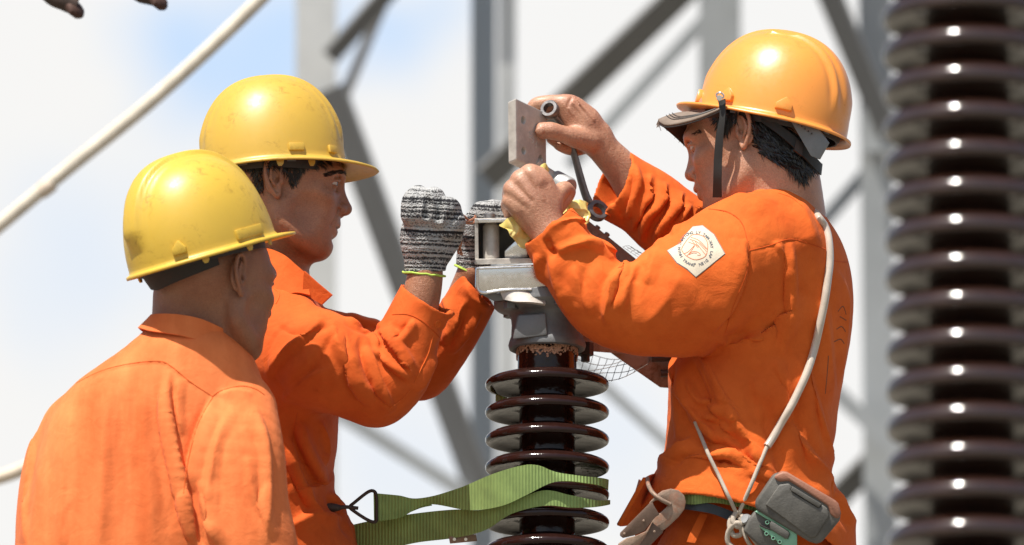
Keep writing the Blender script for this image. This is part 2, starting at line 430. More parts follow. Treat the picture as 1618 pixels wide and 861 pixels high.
    def build(s, name, mat, parent=None, smooth=True, angle=40, bevel=0, fix=True):
        o = mk(name, A(s.V), s.F, mat, parent, smooth)
        if fix: fix_normals(o)
        if bevel: bake(o, [('BEVEL', dict(width=bevel / 1000, segments=2, limit_method='ANGLE', angle_limit=math.radians(35)))]); o.data.polygons.foreach_set('use_smooth', [smooth] * len(o.data.polygons))
        if smooth and angle: o.data.set_sharp_from_angle(angle=math.radians(angle))
        return o
WZ = A([0, sp, cp])                # world up seen in the frame
WY = A([0, cp, -sp])               # world north (away) in the frame
def bvh_of(V, F): return BVHTree.FromPolygons([Vector(v) for v in V], [tuple(map(int, f)) for f in F])
EYE = Vector((0, -D0, 0))
def hit(bv, px, py):
    d = (Vector(P(px, py, 0)) - EYE).normalized(); l, n, i, t = bv.ray_cast(EYE + d * 8000, d)
    return (A(l), A(n)) if l is not None else (None, None)
def seam(parent, m, bv, pts, r=0.9, lift=0.2, n=8, name='stitching'):
    """a thin cord laid along the cloth"""
    mb = MB()
    Q = catmull(A(pts, float), n); run = []
    for q in Q:
        l, nn = hit(bv, q[0], q[1])
        if l is None:
            if len(run) > 2: break
            run = []; continue
        if run and np.linalg.norm(run[-1] - l) > 45:
            if len(run) > 2: break
            run = []
        run.append(l + nn * lift)
    if len(run) > 2: mb.tube(run, r, 5, smooth=False)
    if mb.V: return mb.build(name, m, parent)
# ------------------------------------------------------------------ materials
def mat(name):
    m = bpy.data.materials.new(name); m.use_nodes = True; n = m.node_tree; n.nodes.clear()
    o = n.nodes.new('ShaderNodeOutputMaterial'); b = n.nodes.new('ShaderNodeBsdfPrincipled'); n.links.new(b.outputs[0], o.inputs[0])
    return m, n, b
def nd(n, t, **k):
    x = n.nodes.new(t)
    for a, b in k.items():
        if a in x.inputs.keys(): x.inputs[a].default_value = b
        else: setattr(x, a, b)
    return x
def ramp(n, src, stops):
    r = n.nodes.new('ShaderNodeValToRGB'); e = r.color_ramp.elements
    while len(e) > 1: e.remove(e[-1])
    e[0].position = stops[0][0]; e[0].color = (*stops[0][1], 1)
    for p, c in stops[1:]:
        q = e.new(p); q.color = (*c, 1)
    n.links.new(src, r.inputs[0]); return r
def noise_(n, scale, detail=4, rough=.5, vec=None, dist=0):
    t = nd(n, 'ShaderNodeTexNoise'); t.inputs['Scale'].default_value = scale; t.inputs['Detail'].default_value = detail; t.inputs['Roughness'].default_value = rough; t.inputs['Distortion'].default_value = dist
    if vec is None: vec = n.nodes.new('ShaderNodeTexCoord').outputs['Object']
    n.links.new(vec, t.inputs['Vector']); return t
def bump(n, b, srcs, dist=0.001):
    last = None
    for src, st, ds in srcs:
        k = nd(n, 'ShaderNodeBump'); k.inputs['Strength'].default_value = st; k.inputs['Distance'].default_value = ds
        n.links.new(src, k.inputs['Height'])
        if last: n.links.new(last.outputs[0], k.inputs['Normal'])
        last = k
    n.links.new(last.outputs[0], b.inputs['Normal'])
def cloth_mat(name, c1, c2, c3=None, sheen=.03, fade=None, wr=.0025):
    m, n, b = mat(name); tc_ = n.nodes.new('ShaderNodeTexCoord').outputs['Object']; tf = tc_
    if fade:
        mpp = nd(n, 'ShaderNodeMapping'); mpp.inputs['Scale'].default_value = fade; n.links.new(tc_, mpp.inputs['Vector']); tf = mpp.outputs[0]
    t1 = noise_(n, 9, 4, .6, tf); t2 = noise_(n, 55, 5, .6, tc_); t3 = noise_(n, 900, 2, .5, tc_)
    r = ramp(n, t1.outputs['Fac'], [(.3, c1), (.7, c2)])
    mx = nd(n, 'ShaderNodeMix', data_type='RGBA', blend_type='MULTIPLY'); mx.inputs[0].default_value = .35
    r2 = ramp(n, t2.outputs['Fac'], [(.3, (.8, .72, .62)), (.55, (1, 1, 1))])
    n.links.new(r.outputs[0], mx.inputs[6]); n.links.new(r2.outputs[0], mx.inputs[7])
    last = mx
    # pills and lint
    v = nd(n, 'ShaderNodeTexVoronoi'); v.inputs['Scale'].default_value = 240; n.links.new(tc_, v.inputs['Vector'])
    r3 = ramp(n, v.outputs['Distance'], [(.06, (1, 1, 1)), (.12, (0, 0, 0))])
    lint = nd(n, 'ShaderNodeMix', data_type='RGBA'); lm = nd(n, 'ShaderNodeMath', operation='MULTIPLY'); lm.inputs[1].default_value = .22
    n.links.new(r3.outputs[0], lm.inputs[0]); n.links.new(lm.outputs[0], lint.inputs[0]); n.links.new(last.outputs[2], lint.inputs[6]); lint.inputs[7].default_value = (*[min(1, q * 1.2 + .08) for q in c2], 1)
    # grime smudges
    t4 = noise_(n, 16, 6, .7, tc_, .6); r4 = ramp(n, t4.outputs['Fac'], [(.66, (0, 0, 0)), (.76, (1, 1, 1))])
    gr = nd(n, 'ShaderNodeMix', data_type='RGBA', blend_type='MULTIPLY'); gm = nd(n, 'ShaderNodeMath', operation='MULTIPLY'); gm.inputs[1].default_value = .38
    n.links.new(r4.outputs[0], gm.inputs[0]); n.links.new(gm.outputs[0], gr.inputs[0]); n.links.new(lint.outputs[2], gr.inputs[6]); gr.inputs[7].default_value = (.55, .42, .34, 1)
    n.links.new(gr.outputs[2], b.inputs['Base Color'])
    b.inputs['Roughness'].default_value = .82; b.inputs['Sheen Weight'].default_value = sheen; b.inputs['Sheen Roughness'].default_value = .5
    b.inputs['Specular IOR Level'].default_value = .2
    t5 = noise_(n, 26, 3, .55, tc_, 1.4)
    bump(n, b, [(t5.outputs['Fac'], .35, wr * 2), (t2.outputs['Fac'], .35, wr*.7), (t3.outputs['Fac'], .55, .0006)])
    return m
ORANGE = cloth_mat('orange_drill', (.60, .098, .012), (.71, .142, .021))
ORANGE_W1 = cloth_mat('faded_orange_drill', (.62, .125, .030), (.80, .22, .068), wr=.002, fade=(1.6, 1, .22))
ORANGE_W2 = cloth_mat('deep_orange_drill', (.57, .084, .011), (.66, .118, .018))
INNER = cloth_mat('orange_lining', (.5, .07, .008), (.6, .09, .01))
def flat_mat(name, c, rough=.6, metal=0, bs=0, bscale=300, var=.15, spec=.5, coat=0, vs=40):
    m, n, b = mat(name); t = noise_(n, vs, 5, .6)
    r = ramp(n, t.outputs['Fac'], [(.3, tuple(q * (1 - var) for q in c)), (.7, tuple(min(1, q * (1 + var)) for q in c))])
    n.links.new(r.outputs[0], b.inputs['Base Color']); b.inputs['Roughness'].default_value = rough; b.inputs['Metallic'].default_value = metal
    b.inputs['Specular IOR Level'].default_value = spec; b.inputs['Coat Weight'].default_value = coat
    if bs:
        t2 = noise_(n, bscale, 3, .5); bump(n, b, [(t2.outputs['Fac'], bs, .0008)])
    return m
def skin_mat(name, c, rough=.42, sweat=.5):
    m, n, b = mat(name); tc_ = n.nodes.new('ShaderNodeTexCoord').outputs['Object']
    t1 = noise_(n, 22, 5, .6, tc_); t2 = noise_(n, 420, 4, .65, tc_); t3 = noise_(n, 130, 4, .6, tc_)
    r = ramp(n, t1.outputs['Fac'], [(.3, tuple(q * k for q, k in zip(c, (.80, .70, .66)))), (.7, tuple(min(1, q * k) for q, k in zip(c, (1.08, 1.12, 1.12))))])
    mx = nd(n, 'ShaderNodeMix', data_type='RGBA', blend_type='MULTIPLY'); mx.inputs[0].default_value = .6
    r2 = ramp(n, t2.outputs['Fac'], [(.35, (.64, .56, .52)), (.6, (1, 1, 1))]); n.links.new(r.outputs[0], mx.inputs[6]); n.links.new(r2.outputs[0], mx.inputs[7])
    n.links.new(mx.outputs[2], b.inputs['Base Color'])
    rr = ramp(n, t2.outputs['Fac'], [(.35, (rough - .1,) * 3), (.65, (rough + .18,) * 3)]); n.links.new(rr.outputs[0], b.inputs['Roughness'])
    b.inputs['Subsurface Weight'].default_value = .12; b.inputs['Subsurface Radius'].default_value = (1, .35, .2); b.inputs['Subsurface Scale'].default_value = .006
    b.inputs['Specular IOR Level'].default_value = .5; b.inputs['Coat Weight'].default_value = .12 * sweat; b.inputs['Coat Roughness'].default_value = .3
    vc = nd(n, 'ShaderNodeTexVoronoi', feature='DISTANCE_TO_EDGE'); vc.inputs['Scale'].default_value = 330; n.links.new(tc_, vc.inputs['Vector'])
    rc_ = ramp(n, vc.outputs['Distance'], [(0, (0, 0, 0)), (.16, (1, 1, 1))])
    bump(n, b, [(t3.outputs['Fac'], .5, .0018), (t2.outputs['Fac'], .85, .0011), (rc_.outputs[0], .28, .0004)])
    return m
SKIN3 = skin_mat('sunlit_tan_skin', (.52, .27, .17), .38, 1.4)
SKIN3H = skin_mat('tan_hand_skin', (.50, .25, .15), .5, .4)
SKIN2 = skin_mat('brown_skin', (.40, .185, .10), .42, .8)
SKIN1 = skin_mat('dark_brown_skin', (.34, .155, .085), .5, .3)
def helmet_mat(name, c, coat=.5, rough=.3, dirt=.35):
    m, n, b = mat(name); tc_ = n.nodes.new('ShaderNodeTexCoord').outputs['Object']
    t = noise_(n, 14, 5, .6, tc_); t2 = noise_(n, 60, 6, .75, tc_, .8)
    r = ramp(n, t.outputs['Fac'], [(.3, tuple(q * .93 for q in c)), (.7, c)])
    r2 = ramp(n, t2.outputs['Fac'], [(.53, (0, 0, 0)), (.66, (1, 1, 1))])
    v = nd(n, 'ShaderNodeTexVoronoi'); v.inputs['Scale'].default_value = 46; n.links.new(tc_, v.inputs['Vector'])
    t5 = noise_(n, 11, 3, .5, tc_); r5 = ramp(n, t5.outputs['Fac'], [(.42, (0, 0, 0)), (.6, (1, 1, 1))])
    ml = nd(n, 'ShaderNodeMath', operation='MULTIPLY'); n.links.new(r2.outputs[0], ml.inputs[0]); n.links.new(r5.outputs[0], ml.inputs[1])
    m2 = nd(n, 'ShaderNodeMath', operation='MULTIPLY'); m2.inputs[1].default_value = dirt; n.links.new(ml.outputs[0], m2.inputs[0])
    mx = nd(n, 'ShaderNodeMix', data_type='RGBA', blend_type='MULTIPLY'); n.links.new(m2.outputs[0], mx.inputs[0]); n.links.new(r.outputs[0], mx.inputs[6]); mx.inputs[7].default_value = (.5, .42, .35, 1)
    n.links.new(mx.outputs[2], b.inputs['Base Color'])
    t3 = noise_(n, 150, 5, .7, tc_); rr = ramp(n, t3.outputs['Fac'], [(.3, (rough + .02,) * 3), (.7, (rough + .2,) * 3)]); n.links.new(rr.outputs[0], b.inputs['Roughness'])
    b.inputs['Coat Weight'].default_value = coat * .25; b.inputs['Coat Roughness'].default_value = .3
    b.inputs['Subsurface Weight'].default_value = .05; b.inputs['Subsurface Radius'].default_value = (1, .6, .1); b.inputs['Subsurface Scale'].default_value = .004
    bump(n, b, [(t3.outputs['Fac'], .12, .0005), (t.outputs['Fac'], .2, .002)])
    return m
YEL1 = helmet_mat('yellow_shell', (.62, .40, .045), .5, .34, .7)
YEL2 = helmet_mat('dull_yellow_shell', (.57, .355, .048), .5, .33, .6)
ORG3 = helmet_mat('orange_shell', (.82, .30, .05), .8, .24, .3)
BLACK = flat_mat('black_webbing', (.018, .017, .016), .7, bs=.4)
HAIRM = flat_mat('black_hair', (.009, .008, .008), .33, spec=.7)
GREYPL = flat_mat('grey_plastic', (.13, .14, .15), .45)
DARKPL = flat_mat('dark_band', (.03, .024, .022), .6)
KHAKI = flat_mat('worn_cap_cloth', (.20, .15, .115), .85, bs=.8, bscale=900)
CAPDARK = flat_mat('dark_cap_cloth', (.035, .024, .021), .9, bs=.8, bscale=700)
def porcelain(name, c, rough=.12):
    m, n, b = mat(name); t = noise_(n, 16, 5, .65); r = ramp(n, t.outputs['Fac'], [(.35, c), (.75, tuple(q * 1.7 for q in c))])
    n.links.new(r.outputs[0], b.inputs['Base Color']); b.inputs['Roughness'].default_value = rough; b.inputs['Specular IOR Level'].default_value = .34
    t3 = noise_(n, 34, 4, .55); bump(n, b, [(t3.outputs['Fac'], .5, .003)])
    return m
PORC = porcelain('brown_glazed_porcelain', (.017, .0065, .005))
PORC2 = porcelain('dark_glazed_porcelain', (.022, .010, .007), .12)
def metal_mat(name, c, rough, metal=.85, var=.2, bs=.3, vs=60, bscale=400, stain=None):
    m, n, b = mat(name); tc_ = n.nodes.new('ShaderNodeTexCoord').outputs['Object']; t = noise_(n, vs, 6, .7, tc_)
    r = ramp(n, t.outputs['Fac'], [(.3, tuple(q * (1 - var) for q in c)), (.7, tuple(min(1, q * (1 + var)) for q in c))]); last = r.outputs[0]
    if stain:
        t4 = noise_(n, 30, 6, .75, tc_, .5); r4 = ramp(n, t4.outputs['Fac'], [(.48, (0, 0, 0)), (.62, (1, 1, 1))])
        mx = nd(n, 'ShaderNodeMix', data_type='RGBA'); n.links.new(r4.outputs[0], mx.inputs[0]); n.links.new(last, mx.inputs[6]); mx.inputs[7].default_value = (*stain, 1); last = mx.outputs[2]
    n.links.new(last, b.inputs['Base Color'])
    t2 = noise_(n, bscale, 4, .6, tc_); rr = ramp(n, t.outputs['Fac'], [(.3, (rough - .08,) * 3), (.7, (rough + .15,) * 3)]); n.links.new(rr.outputs[0], b.inputs['Roughness']); b.inputs['Metallic'].default_value = metal
    bump(n, b, [(t2.outputs['Fac'], bs, .0006)])
    return m
ALU = metal_mat('dull_aluminium', (.52, .485, .44), .5, .35, .2)
BRIGHT = metal_mat('tinned_plate', (.80, .79, .77), .24, .95, .1, .15)
CAST = metal_mat('cast_grey_alloy', (.19, .195, .20), .55, .5, .2, .6, 40, 220)
GALV = metal_mat('galvanised_steel', (.40, .41, .41), .5, .55, .15, .3, 12, 60)
TOWERM = metal_mat('weathered_tower_steel', (.38, .40, .41), .6, .35, .12, .2, 3, 20)
TOWERD = metal_mat('shaded_tower_steel', (.17, .17, .168), .7, .2, .12, .2, 3, 20)  # braces turned from the sun: their shade is put into the colour
TOWERB = metal_mat('dull_brace_steel', (.42, .40, .37), .7, .2, .12, .2, 3, 20)
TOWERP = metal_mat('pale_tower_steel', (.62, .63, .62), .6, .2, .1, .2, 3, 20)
BEAMM = metal_mat('weathered_channel', (.30, .26, .23), .65, .15, .25, .6, 25, 250, stain=(.20, .14, .11))
STEEL = metal_mat('worn_tool_steel', (.20, .19, .185), .42, .85, .3, .4)
RUSTY = metal_mat('rusty_hook_steel', (.30, .215, .16), .6, .35, .35, .7, 70, 500, stain=(.33, .17, .11))
DARKIRON = metal_mat('dark_iron', (.07, .05, .042), .55, .6, .3, .5)
BRAID = metal_mat('copper_wire', (.45, .22, .14), .5, .8)
ROPE = flat_mat('grey_rope', (.42, .36, .29), .85, bs=.9, bscale=900)
TUBE = flat_mat('clear_hose', (.52, .44, .36), .22, coat=.6)
TOOLG = flat_mat('worn_grey_plastic', (.105, .10, .088), .6, bs=.5, bscale=350, var=.3)
TOOLR = flat_mat('faded_red_plastic', (.30, .13, .08), .6, bs=.5, bscale=350, var=.15)
TOOLGR = flat_mat('green_plastic', (.22, .46, .32), .45, var=.1)
BELT = flat_mat('navy_belt', (.045, .06, .075), .7, bs=.7, bscale=700)
GLIME = flat_mat('lime_trim', (.45, .62, .10), .9, bs=.8, bscale=1500)
RUBBLE = metal_mat('gritty_cement', (.62, .36, .24), .7, .05, .5, 1.0, 300, 500)
def webbing(name, c):
    m, n, b = mat(name); tc_ = n.nodes.new('ShaderNodeTexCoord'); w = nd(n, 'ShaderNodeTexWave', wave_type='BANDS', bands_direction='X')
    w.inputs['Scale'].default_value = 62; w.inputs['Distortion'].default_value = .6; w.inputs['Detail'].default_value = 1; n.links.new(tc_.outputs['Object'], w.inputs['Vector'])
    t = noise_(n, 30, 5, .6); r = ramp(n, t.outputs['Fac'], [(.3, tuple(q * .8 for q in c)), (.7, tuple(q * 1.15 for q in c))])
    mx = nd(n, 'ShaderNodeMix', data_type='RGBA', blend_type='MULTIPLY'); mx.inputs[0].default_value = .35
    r2 = ramp(n, w.outputs['Fac'], [(.1, (.45, .45, .45)), (.5, (1, 1, 1))]); n.links.new(r.outputs[0], mx.inputs[6]); n.links.new(r2.outputs[0], mx.inputs[7])
    n.links.new(mx.outputs[2], b.inputs['Base Color']); b.inputs['Roughness'].default_value = .8
    bump(n, b, [(w.outputs['Fac'], .7, .0012)])
    return m
PORC2.node_tree.nodes['Principled BSDF'].inputs['Specular IOR Level'].default_value = .6; PORC2.node_tree.nodes['Principled BSDF'].inputs['Coat Weight'].default_value = .4; PORC2.node_tree.nodes['Principled BSDF'].inputs['Coat IOR'].default_value = 1.55; PORC2.node_tree.nodes['Principled BSDF'].inputs['Coat Roughness'].default_value = .03
GREENW = webbing('green_webbing', (.25, .36, .11))
def plastic_film(name):
    m, n, b = mat(name); t = noise_(n, 40, 3, .5); r = ramp(n, t.outputs['Fac'], [(.3, (.84, .66, .16)), (.7, (.92, .80, .34))]); n.links.new(r.outputs[0], b.inputs['Base Color'])
    b.inputs['Roughness'].default_value = .35; b.inputs['Transmission Weight'].default_value = .25; b.inputs['Subsurface Weight'].default_value = .3; b.inputs['Subsurface Radius'].default_value = (.01, .01, .005)
    return m
YFILM = plastic_film('yellow_film')
def glove_mat(name, ax):
    """grey-and-black knitted yarn: bands across the hand axis ax (a direction in object space)"""
    m, n, b = mat(name); tc_ = n.nodes.new('ShaderNodeTexCoord').outputs['Object']
    dt = nd(n, 'ShaderNodeVectorMath', operation='DOT_PRODUCT'); dt.inputs[1].default_value = ax; n.links.new(tc_, dt.inputs[0])
    sw = noise_(n, 18, 2, .5, tc_); sm = nd(n, 'ShaderNodeMath', operation='MULTIPLY_ADD'); sm.inputs[1].default_value = .006; n.links.new(sw.outputs['Fac'], sm.inputs[0]); n.links.new(dt.outputs['Value'], sm.inputs[2])
    cb = nd(n, 'ShaderNodeCombineXYZ'); n.links.new(sm.outputs[0], cb.inputs[0])
    bn = nd(n, 'ShaderNodeTexNoise', noise_dimensions='1D'); bn.inputs['Scale'].default_value = 120; bn.inputs['Detail'].default_value = 1.5; bn.inputs['Roughness'].default_value = .7; n.links.new(sm.outputs[0], bn.inputs['W'])
    si = nd(n, 'ShaderNodeMath', operation='MULTIPLY'); si.inputs[1].default_value = 2 * PI / .0072; n.links.new(sm.outputs[0], si.inputs[0])
    s2_ = nd(n, 'ShaderNodeMath', operation='SINE'); n.links.new(si.outputs[0], s2_.inputs[0])
    sa_ = nd(n, 'ShaderNodeMath', operation='MULTIPLY_ADD'); sa_.inputs[1].default_value = .085; n.links.new(s2_.outputs[0], sa_.inputs[0])
    kn = nd(n, 'ShaderNodeTexVoronoi'); kn.inputs['Scale'].default_value = 380; n.links.new(tc_, kn.inputs['Vector'])
    ad = nd(n, 'ShaderNodeMath', operation='MULTIPLY_ADD'); ad.inputs[1].default_value = .30; n.links.new(kn.outputs['Distance'], ad.inputs[0]); n.links.new(bn.outputs['Fac'], sa_.inputs[2]); n.links.new(sa_.outputs[0], ad.inputs[2])
    r = ramp(n, ad.outputs[0], [(.54, (.03, .03, .033)), (.61, (.11, .11, .11)), (.68, (.34, .34, .335)), (.95, (.48, .48, .47))])
    n.links.new(r.outputs[0], b.inputs['Base Color']); b.inputs['Roughness'].default_value = .95; b.inputs['Specular IOR Level'].default_value = .1
    w = nd(n, 'ShaderNodeTexWave'); 
    bump(n, b, [(kn.outputs['Distance'], 1, .0018), (bn.outputs['Fac'], .8, .0015)])
    return m
def simple_em(name, c):
    return flat_mat(name, c, .85, var=.06)
PATCHW = flat_mat('cream_patch_cloth', (.62, .54, .42), .85, bs=.5, bscale=900, var=.07, vs=60)
PATCHB = simple_em('grey_patch_thread', (.16, .17, .18)); PATCHR = simple_em('orange_print', (.62, .16, .05)); PATCHT = simple_em('dark_print', (.10, .11, .13))
GROUNDM = flat_mat('gravel_yard', (.17, .15, .115), .95, bs=1, bscale=20, var=.3, vs=2)
# ------------------------------------------------------------------ people: shared builders
def Rm(yaw=0, pitch=0, roll=0, base=True):
    y, p, r = (math.radians(q) for q in (yaw, pitch, roll))
    Rz = A([[math.cos(y), -math.sin(y), 0], [math.sin(y), math.cos(y), 0], [0, 0, 1]])
    Ry = A([[math.cos(p), 0, math.sin(p)], [0, 1, 0], [-math.sin(p), 0, math.cos(p)]])
    Rx = A([[1, 0, 0], [0, math.cos(r), -math.sin(r)], [0, math.sin(r), math.cos(r)]])
    B = A([[1, 0, 0], [0, cp, sp], [0, -sp, cp]]) if base else np.eye(3)
    return B @ Rz @ Ry @ Rx
def head(f, O, R, muz=0, full=1.0, open_=1.8):
    T = lambda c: O + R @ A(c, float)
    def el(c, r, k=8, op='u'): f.ell(T(c), r, k, op, R)
    def ch(pts, k=8, op='u', **kw): f.chain([(T(p), r) for p, r in pts], k, op=op, **kw)
    el((10, 0, 22), (94, 73, 80), 10)
    el((46, 0, -32), (54, 57, 78), 26)
    el((66 + muz * .6, 0, -62), (32, 32, 34), 20)
    for s in (-1, 1):
        ch([((4, 60 * s, -46), 11), ((8, 58 * s, -74), 12), ((40 + muz * .5, 42 * s, -100), 13), ((68 + muz, 15 * s, -106), 13)], 26)
        el((60, 42 * s, -32), (28, 22, 18), 18)
        ch([((72, 50 * s, 8), 9), ((93, 34 * s, 13), 9), ((100, 14 * s, 9), 8)], 16)
        el((36, 40 * s, -62), (34, 20, 34), 24)
        el((56, 66 * s, -56), (20, 9, 20), 26, 's')
    el((70 + muz, 0, -104), (17, 20, 14), 12)
    el((36 + muz * .5, 0, -86), (46, 40, 30), 20)
    ch([((96, 0, 4), 8), ((101, 0, -12), 8), ((107, 0, -28), 9), ((109.5, 0, -38), 10.5)], 11)
    el((109.5, 0, -40), (10, 10, 8.5), 6)
    for s in (-1, 1):
        el((100, 13 * s, -43), (11, 9, 9), 6)
        el((104, 8 * s, -51), (6, 4, 3.6), 2.5, 's')
        el((101, 31 * s, -5), (16, 15, 9.5), 12, 's')
        el((83, 31 * s, -4), (14.5, 14.5, 13), 5)
        # nasolabial fold and eye bag
        ch([((99, 19 * s, -44), 1.6), ((94 + muz * .5, 27 * s, -58), 2), ((86 + muz * .6, 31 * s, -72), 1.5)], 6, 's')
        ch([((97, 20 * s, -12), 1.6), ((95, 33 * s, -17), 1.8), ((87, 43 * s, -14), 1.5)], 5, 's')
        el((89, 34 * s, -6), (13, 13, 2.9), 1.2, 's')
        ch([((96, 20 * s, -2), 2), ((98.5, 31 * s, .3), 2.4), ((90, 44 * s, -3), 2.2), ((82, 49 * s, -7), 1.6)], 2.5)
        ch([((97, 20 * s, 5), 1.2), ((99, 31 * s, 6.5), 1.3), ((90, 45 * s, 3), 1.2)], 3, 's')
    # lips
    ch([((79 + muz, -24, -71), 2.5), ((90 + muz, -15, -68), 4.6), ((95 + muz, -5, -66), 5.6), ((95 + muz, 5, -66), 5.6), ((90 + muz, 15, -68), 4.6), ((79 + muz, 24, -71), 2.5)], 7)
    ch([((78 + muz, -22, -75), 2.5), ((86 + muz, -13, -78), 5.2), ((90 + muz, 0, -79.5), 6), ((86 + muz, 13, -78), 5.2), ((78 + muz, 22, -75), 2.5)], 6)
    el((97 + muz, 0, -72.3), (14, 20, open_), 1.5, 's')
    el((92 + muz, 0, -91), (7, 16, 4), 7, 's')
    # ears
    for s in (-1, 1):
        E = lambda x, y, z: (x, y * s, z - 13)
        el(E(-8, 76, 5), (15, 5, 27), 5)
        el(E(-5, 83, 6), (9, 6, 14), 4, 's')
        ch([(E(3, 77, 6), 2.6), (E(3, 80, 22), 3.2), (E(-5, 84, 35), 3.6), (E(-17, 87, 33), 3.6), (E(-22, 88, 16), 3.5), (E(-19, 87, -2), 3.2), (E(-10, 83, -18), 3.2), (E(-3, 78, -25), 4.2), (E(1, 76, -17), 3.4)], 3)
        ch([(E(-7, 82, -8), 2.4), (E(-13, 85, 2), 2.6), (E(-13, 86, 16), 2.6), (E(-7, 83, 25), 2)], 3)
        el(E(4, 77, 0), (4, 4.5, 5.5), 4)
        el(E(-3, 79, 2), (3.4, 6, 4.5), 1.5, 's')
def eyeballs(person, O, R, m_white, m_dark, sides=(-1, 1), look=(1, 0, -.15)):
    T = lambda c: O + R @ A(c, float)
    for s in sides:
        c = T((83.5, 31 * s, -4.5)); d = R @ A(look, float); d /= np.linalg.norm(d)
        mb = MB().lathe([(0.01, -12.6)] + [(12.6 * math.cos(a), 12.6 * math.sin(a)) for a in np.linspace(-1.4, 1.1, 12)], c, d, 24)
        e = mb.build('eye', m_white, person)
        MB().lathe([(6.2, 11.1), (5.6, 11.6), (3, 12.4), (0.01, 12.8)], c, d, 20).build('iris', m_dark, e)
SCL = flat_mat('sclera', (.55, .48, .42), .2); IRI = flat_mat('iris', (.02, .012, .008), .1)
def helmet(person, O, R, a, b, H, m, peak=46, label=None, ridges='v', flr=7, peakw=2.2, droop=5, band=True, e1=.80, e2=.92, lugs=(), bandm=None, loops=True, swell=0):
    T = lambda c: O + R @ A(c, float)
    nt_, nf = 144, 44; th = np.arange(nt_) / nt_ * 2 * PI; ct, st = np.cos(th), np.sin(th)
    def dome(phi, off=0.0, rid=True):
        hs = math.cos(phi) ** e1; zz = math.sin(phi) ** e2
        x = (a + off) * hs * ct * (1 + .0 * ct); y = (b + off) * hs * st; z = np.full(nt_, (H + off) * zz)
        # egg-shaped plan, a touch longer behind
        x = x - 4 * hs * (1 - ct ** 2)
        if rid:
            N = np.stack([x / a ** 2, y / b ** 2, z / H ** 2], 1); N /= np.linalg.norm(N, axis=1)[:, None] + 1e-9
            g = lambda u, w, e: 1 / (1 + np.exp(-(w - np.abs(u)) / e))
            up = min(1, max(0, (phi - .16) / .2))
            d = 5.0 * g(y, 15, 1.6) * up
            if ridges == 'v':
                d = d + 3.0 * g(np.abs(y) - (50 - 22 * zz) - 3 * ct, 5, 1.6) * up * (zz < .93) * (ct < .1) + 3.0 * g(np.abs(y) - (40 - 12 * zz), 4, 1.5) * up * (ct > 0.3) * (zz < .9)
            if ridges == 's':
                d = 4 * g(y, 24, 2.0) * up + 4.5 * (g(np.abs(y) - 46 + 8 * zz, 4.5, 1.3) - .5 * g(np.abs(y) - 55 + 8 * zz, 4.0, 1.3)) * up * (zz < .95) * (ct < .45)
            if ridges == 'c': d = 8.5 * g(y, 17, 1.0) * up + 2.6 * g(y, 28, 1.2) * up
            x, y, z = x + N[:, 0] * d, y + N[:, 1] * d, z + N[:, 2] * d
        return np.stack([x, y, z], 1)
    def flange(r, zo):
        pk = np.clip(ct, 0, 1) ** peakw
        k = r * (flr + (peak - flr) * pk)
        x = a * ct - 4 * (1 - ct ** 2); y = b * st; n = np.stack([ct / a, st / b], 1); n /= np.linalg.norm(n, axis=1)[:, None]
        nx = n[:, 0] * (1 - pk) + pk; ny = n[:, 1] * (1 - pk)
        sag = -droop * pk * r * r - 2.0 * r + swell * (ct ** 2)
        return np.stack([x + nx * k, y + ny * k, np.full(nt_, zo) + sag], 1)
    rings = [dome(p) for p in np.linspace(PI / 2 - .012, .02, nf)] 
    rings += [flange(.12, -.5), flange(.4, -.8), flange(.75, -1.2), flange(.95, -1.6), flange(1.0, -4.0), flange(.95, -6.4), flange(.8, -5.6), flange(.4, -4.8), flange(.05, -4.6)]
    rings += [dome(p, -3.5, False) for p in np.linspace(.02, PI / 2 - .012, 20)]
    V = np.concatenate(rings) @ R.T + O; nr = len(rings); F = []
    j = np.arange(nt_); j2 = (j + 1) % nt_
    for i in range(nr - 1): F.append(np.stack([i * nt_ + j, (i + 1) * nt_ + j, (i + 1) * nt_ + j2, i * nt_ + j2], 1))
    F = [tuple(q) for q in np.concatenate(F)] + [tuple(j[::-1]), tuple((nr - 1) * nt_ + j)]
    o = mk('hard_hat', V, F, m, person); fix_normals(o)
    if band:
        mb = MB()
        q = np.arange(40) / 40 * 2 * PI
        def ring(s_, z0): return [T(((a - s_) * math.cos(t) - 5, (b - s_) * math.sin(t), z0 - 4 * math.cos(t))) for t in q]
        mb.strip(ring(13, 12), ring(17, -14 ), 2.5, 1, True); mb.build('headband', bandm or DARKPL, o)
        for t in np.arange(8) / 8 * 2 * PI + .35:
            mm_ = MB(); mm_.strip([T(((a - 9) * math.cos(t + d) - 4, (b - 9) * math.sin(t + d), 22)) for d in (-.1, 0, .1)], [T(((a - 14) * math.cos(t + d) - 4, (b - 14) * math.sin(t + d), -6)) for d in (-.07, 0, .07)], 2.5, 2)
            mm_.build('suspension_clip', GREYPL, o)
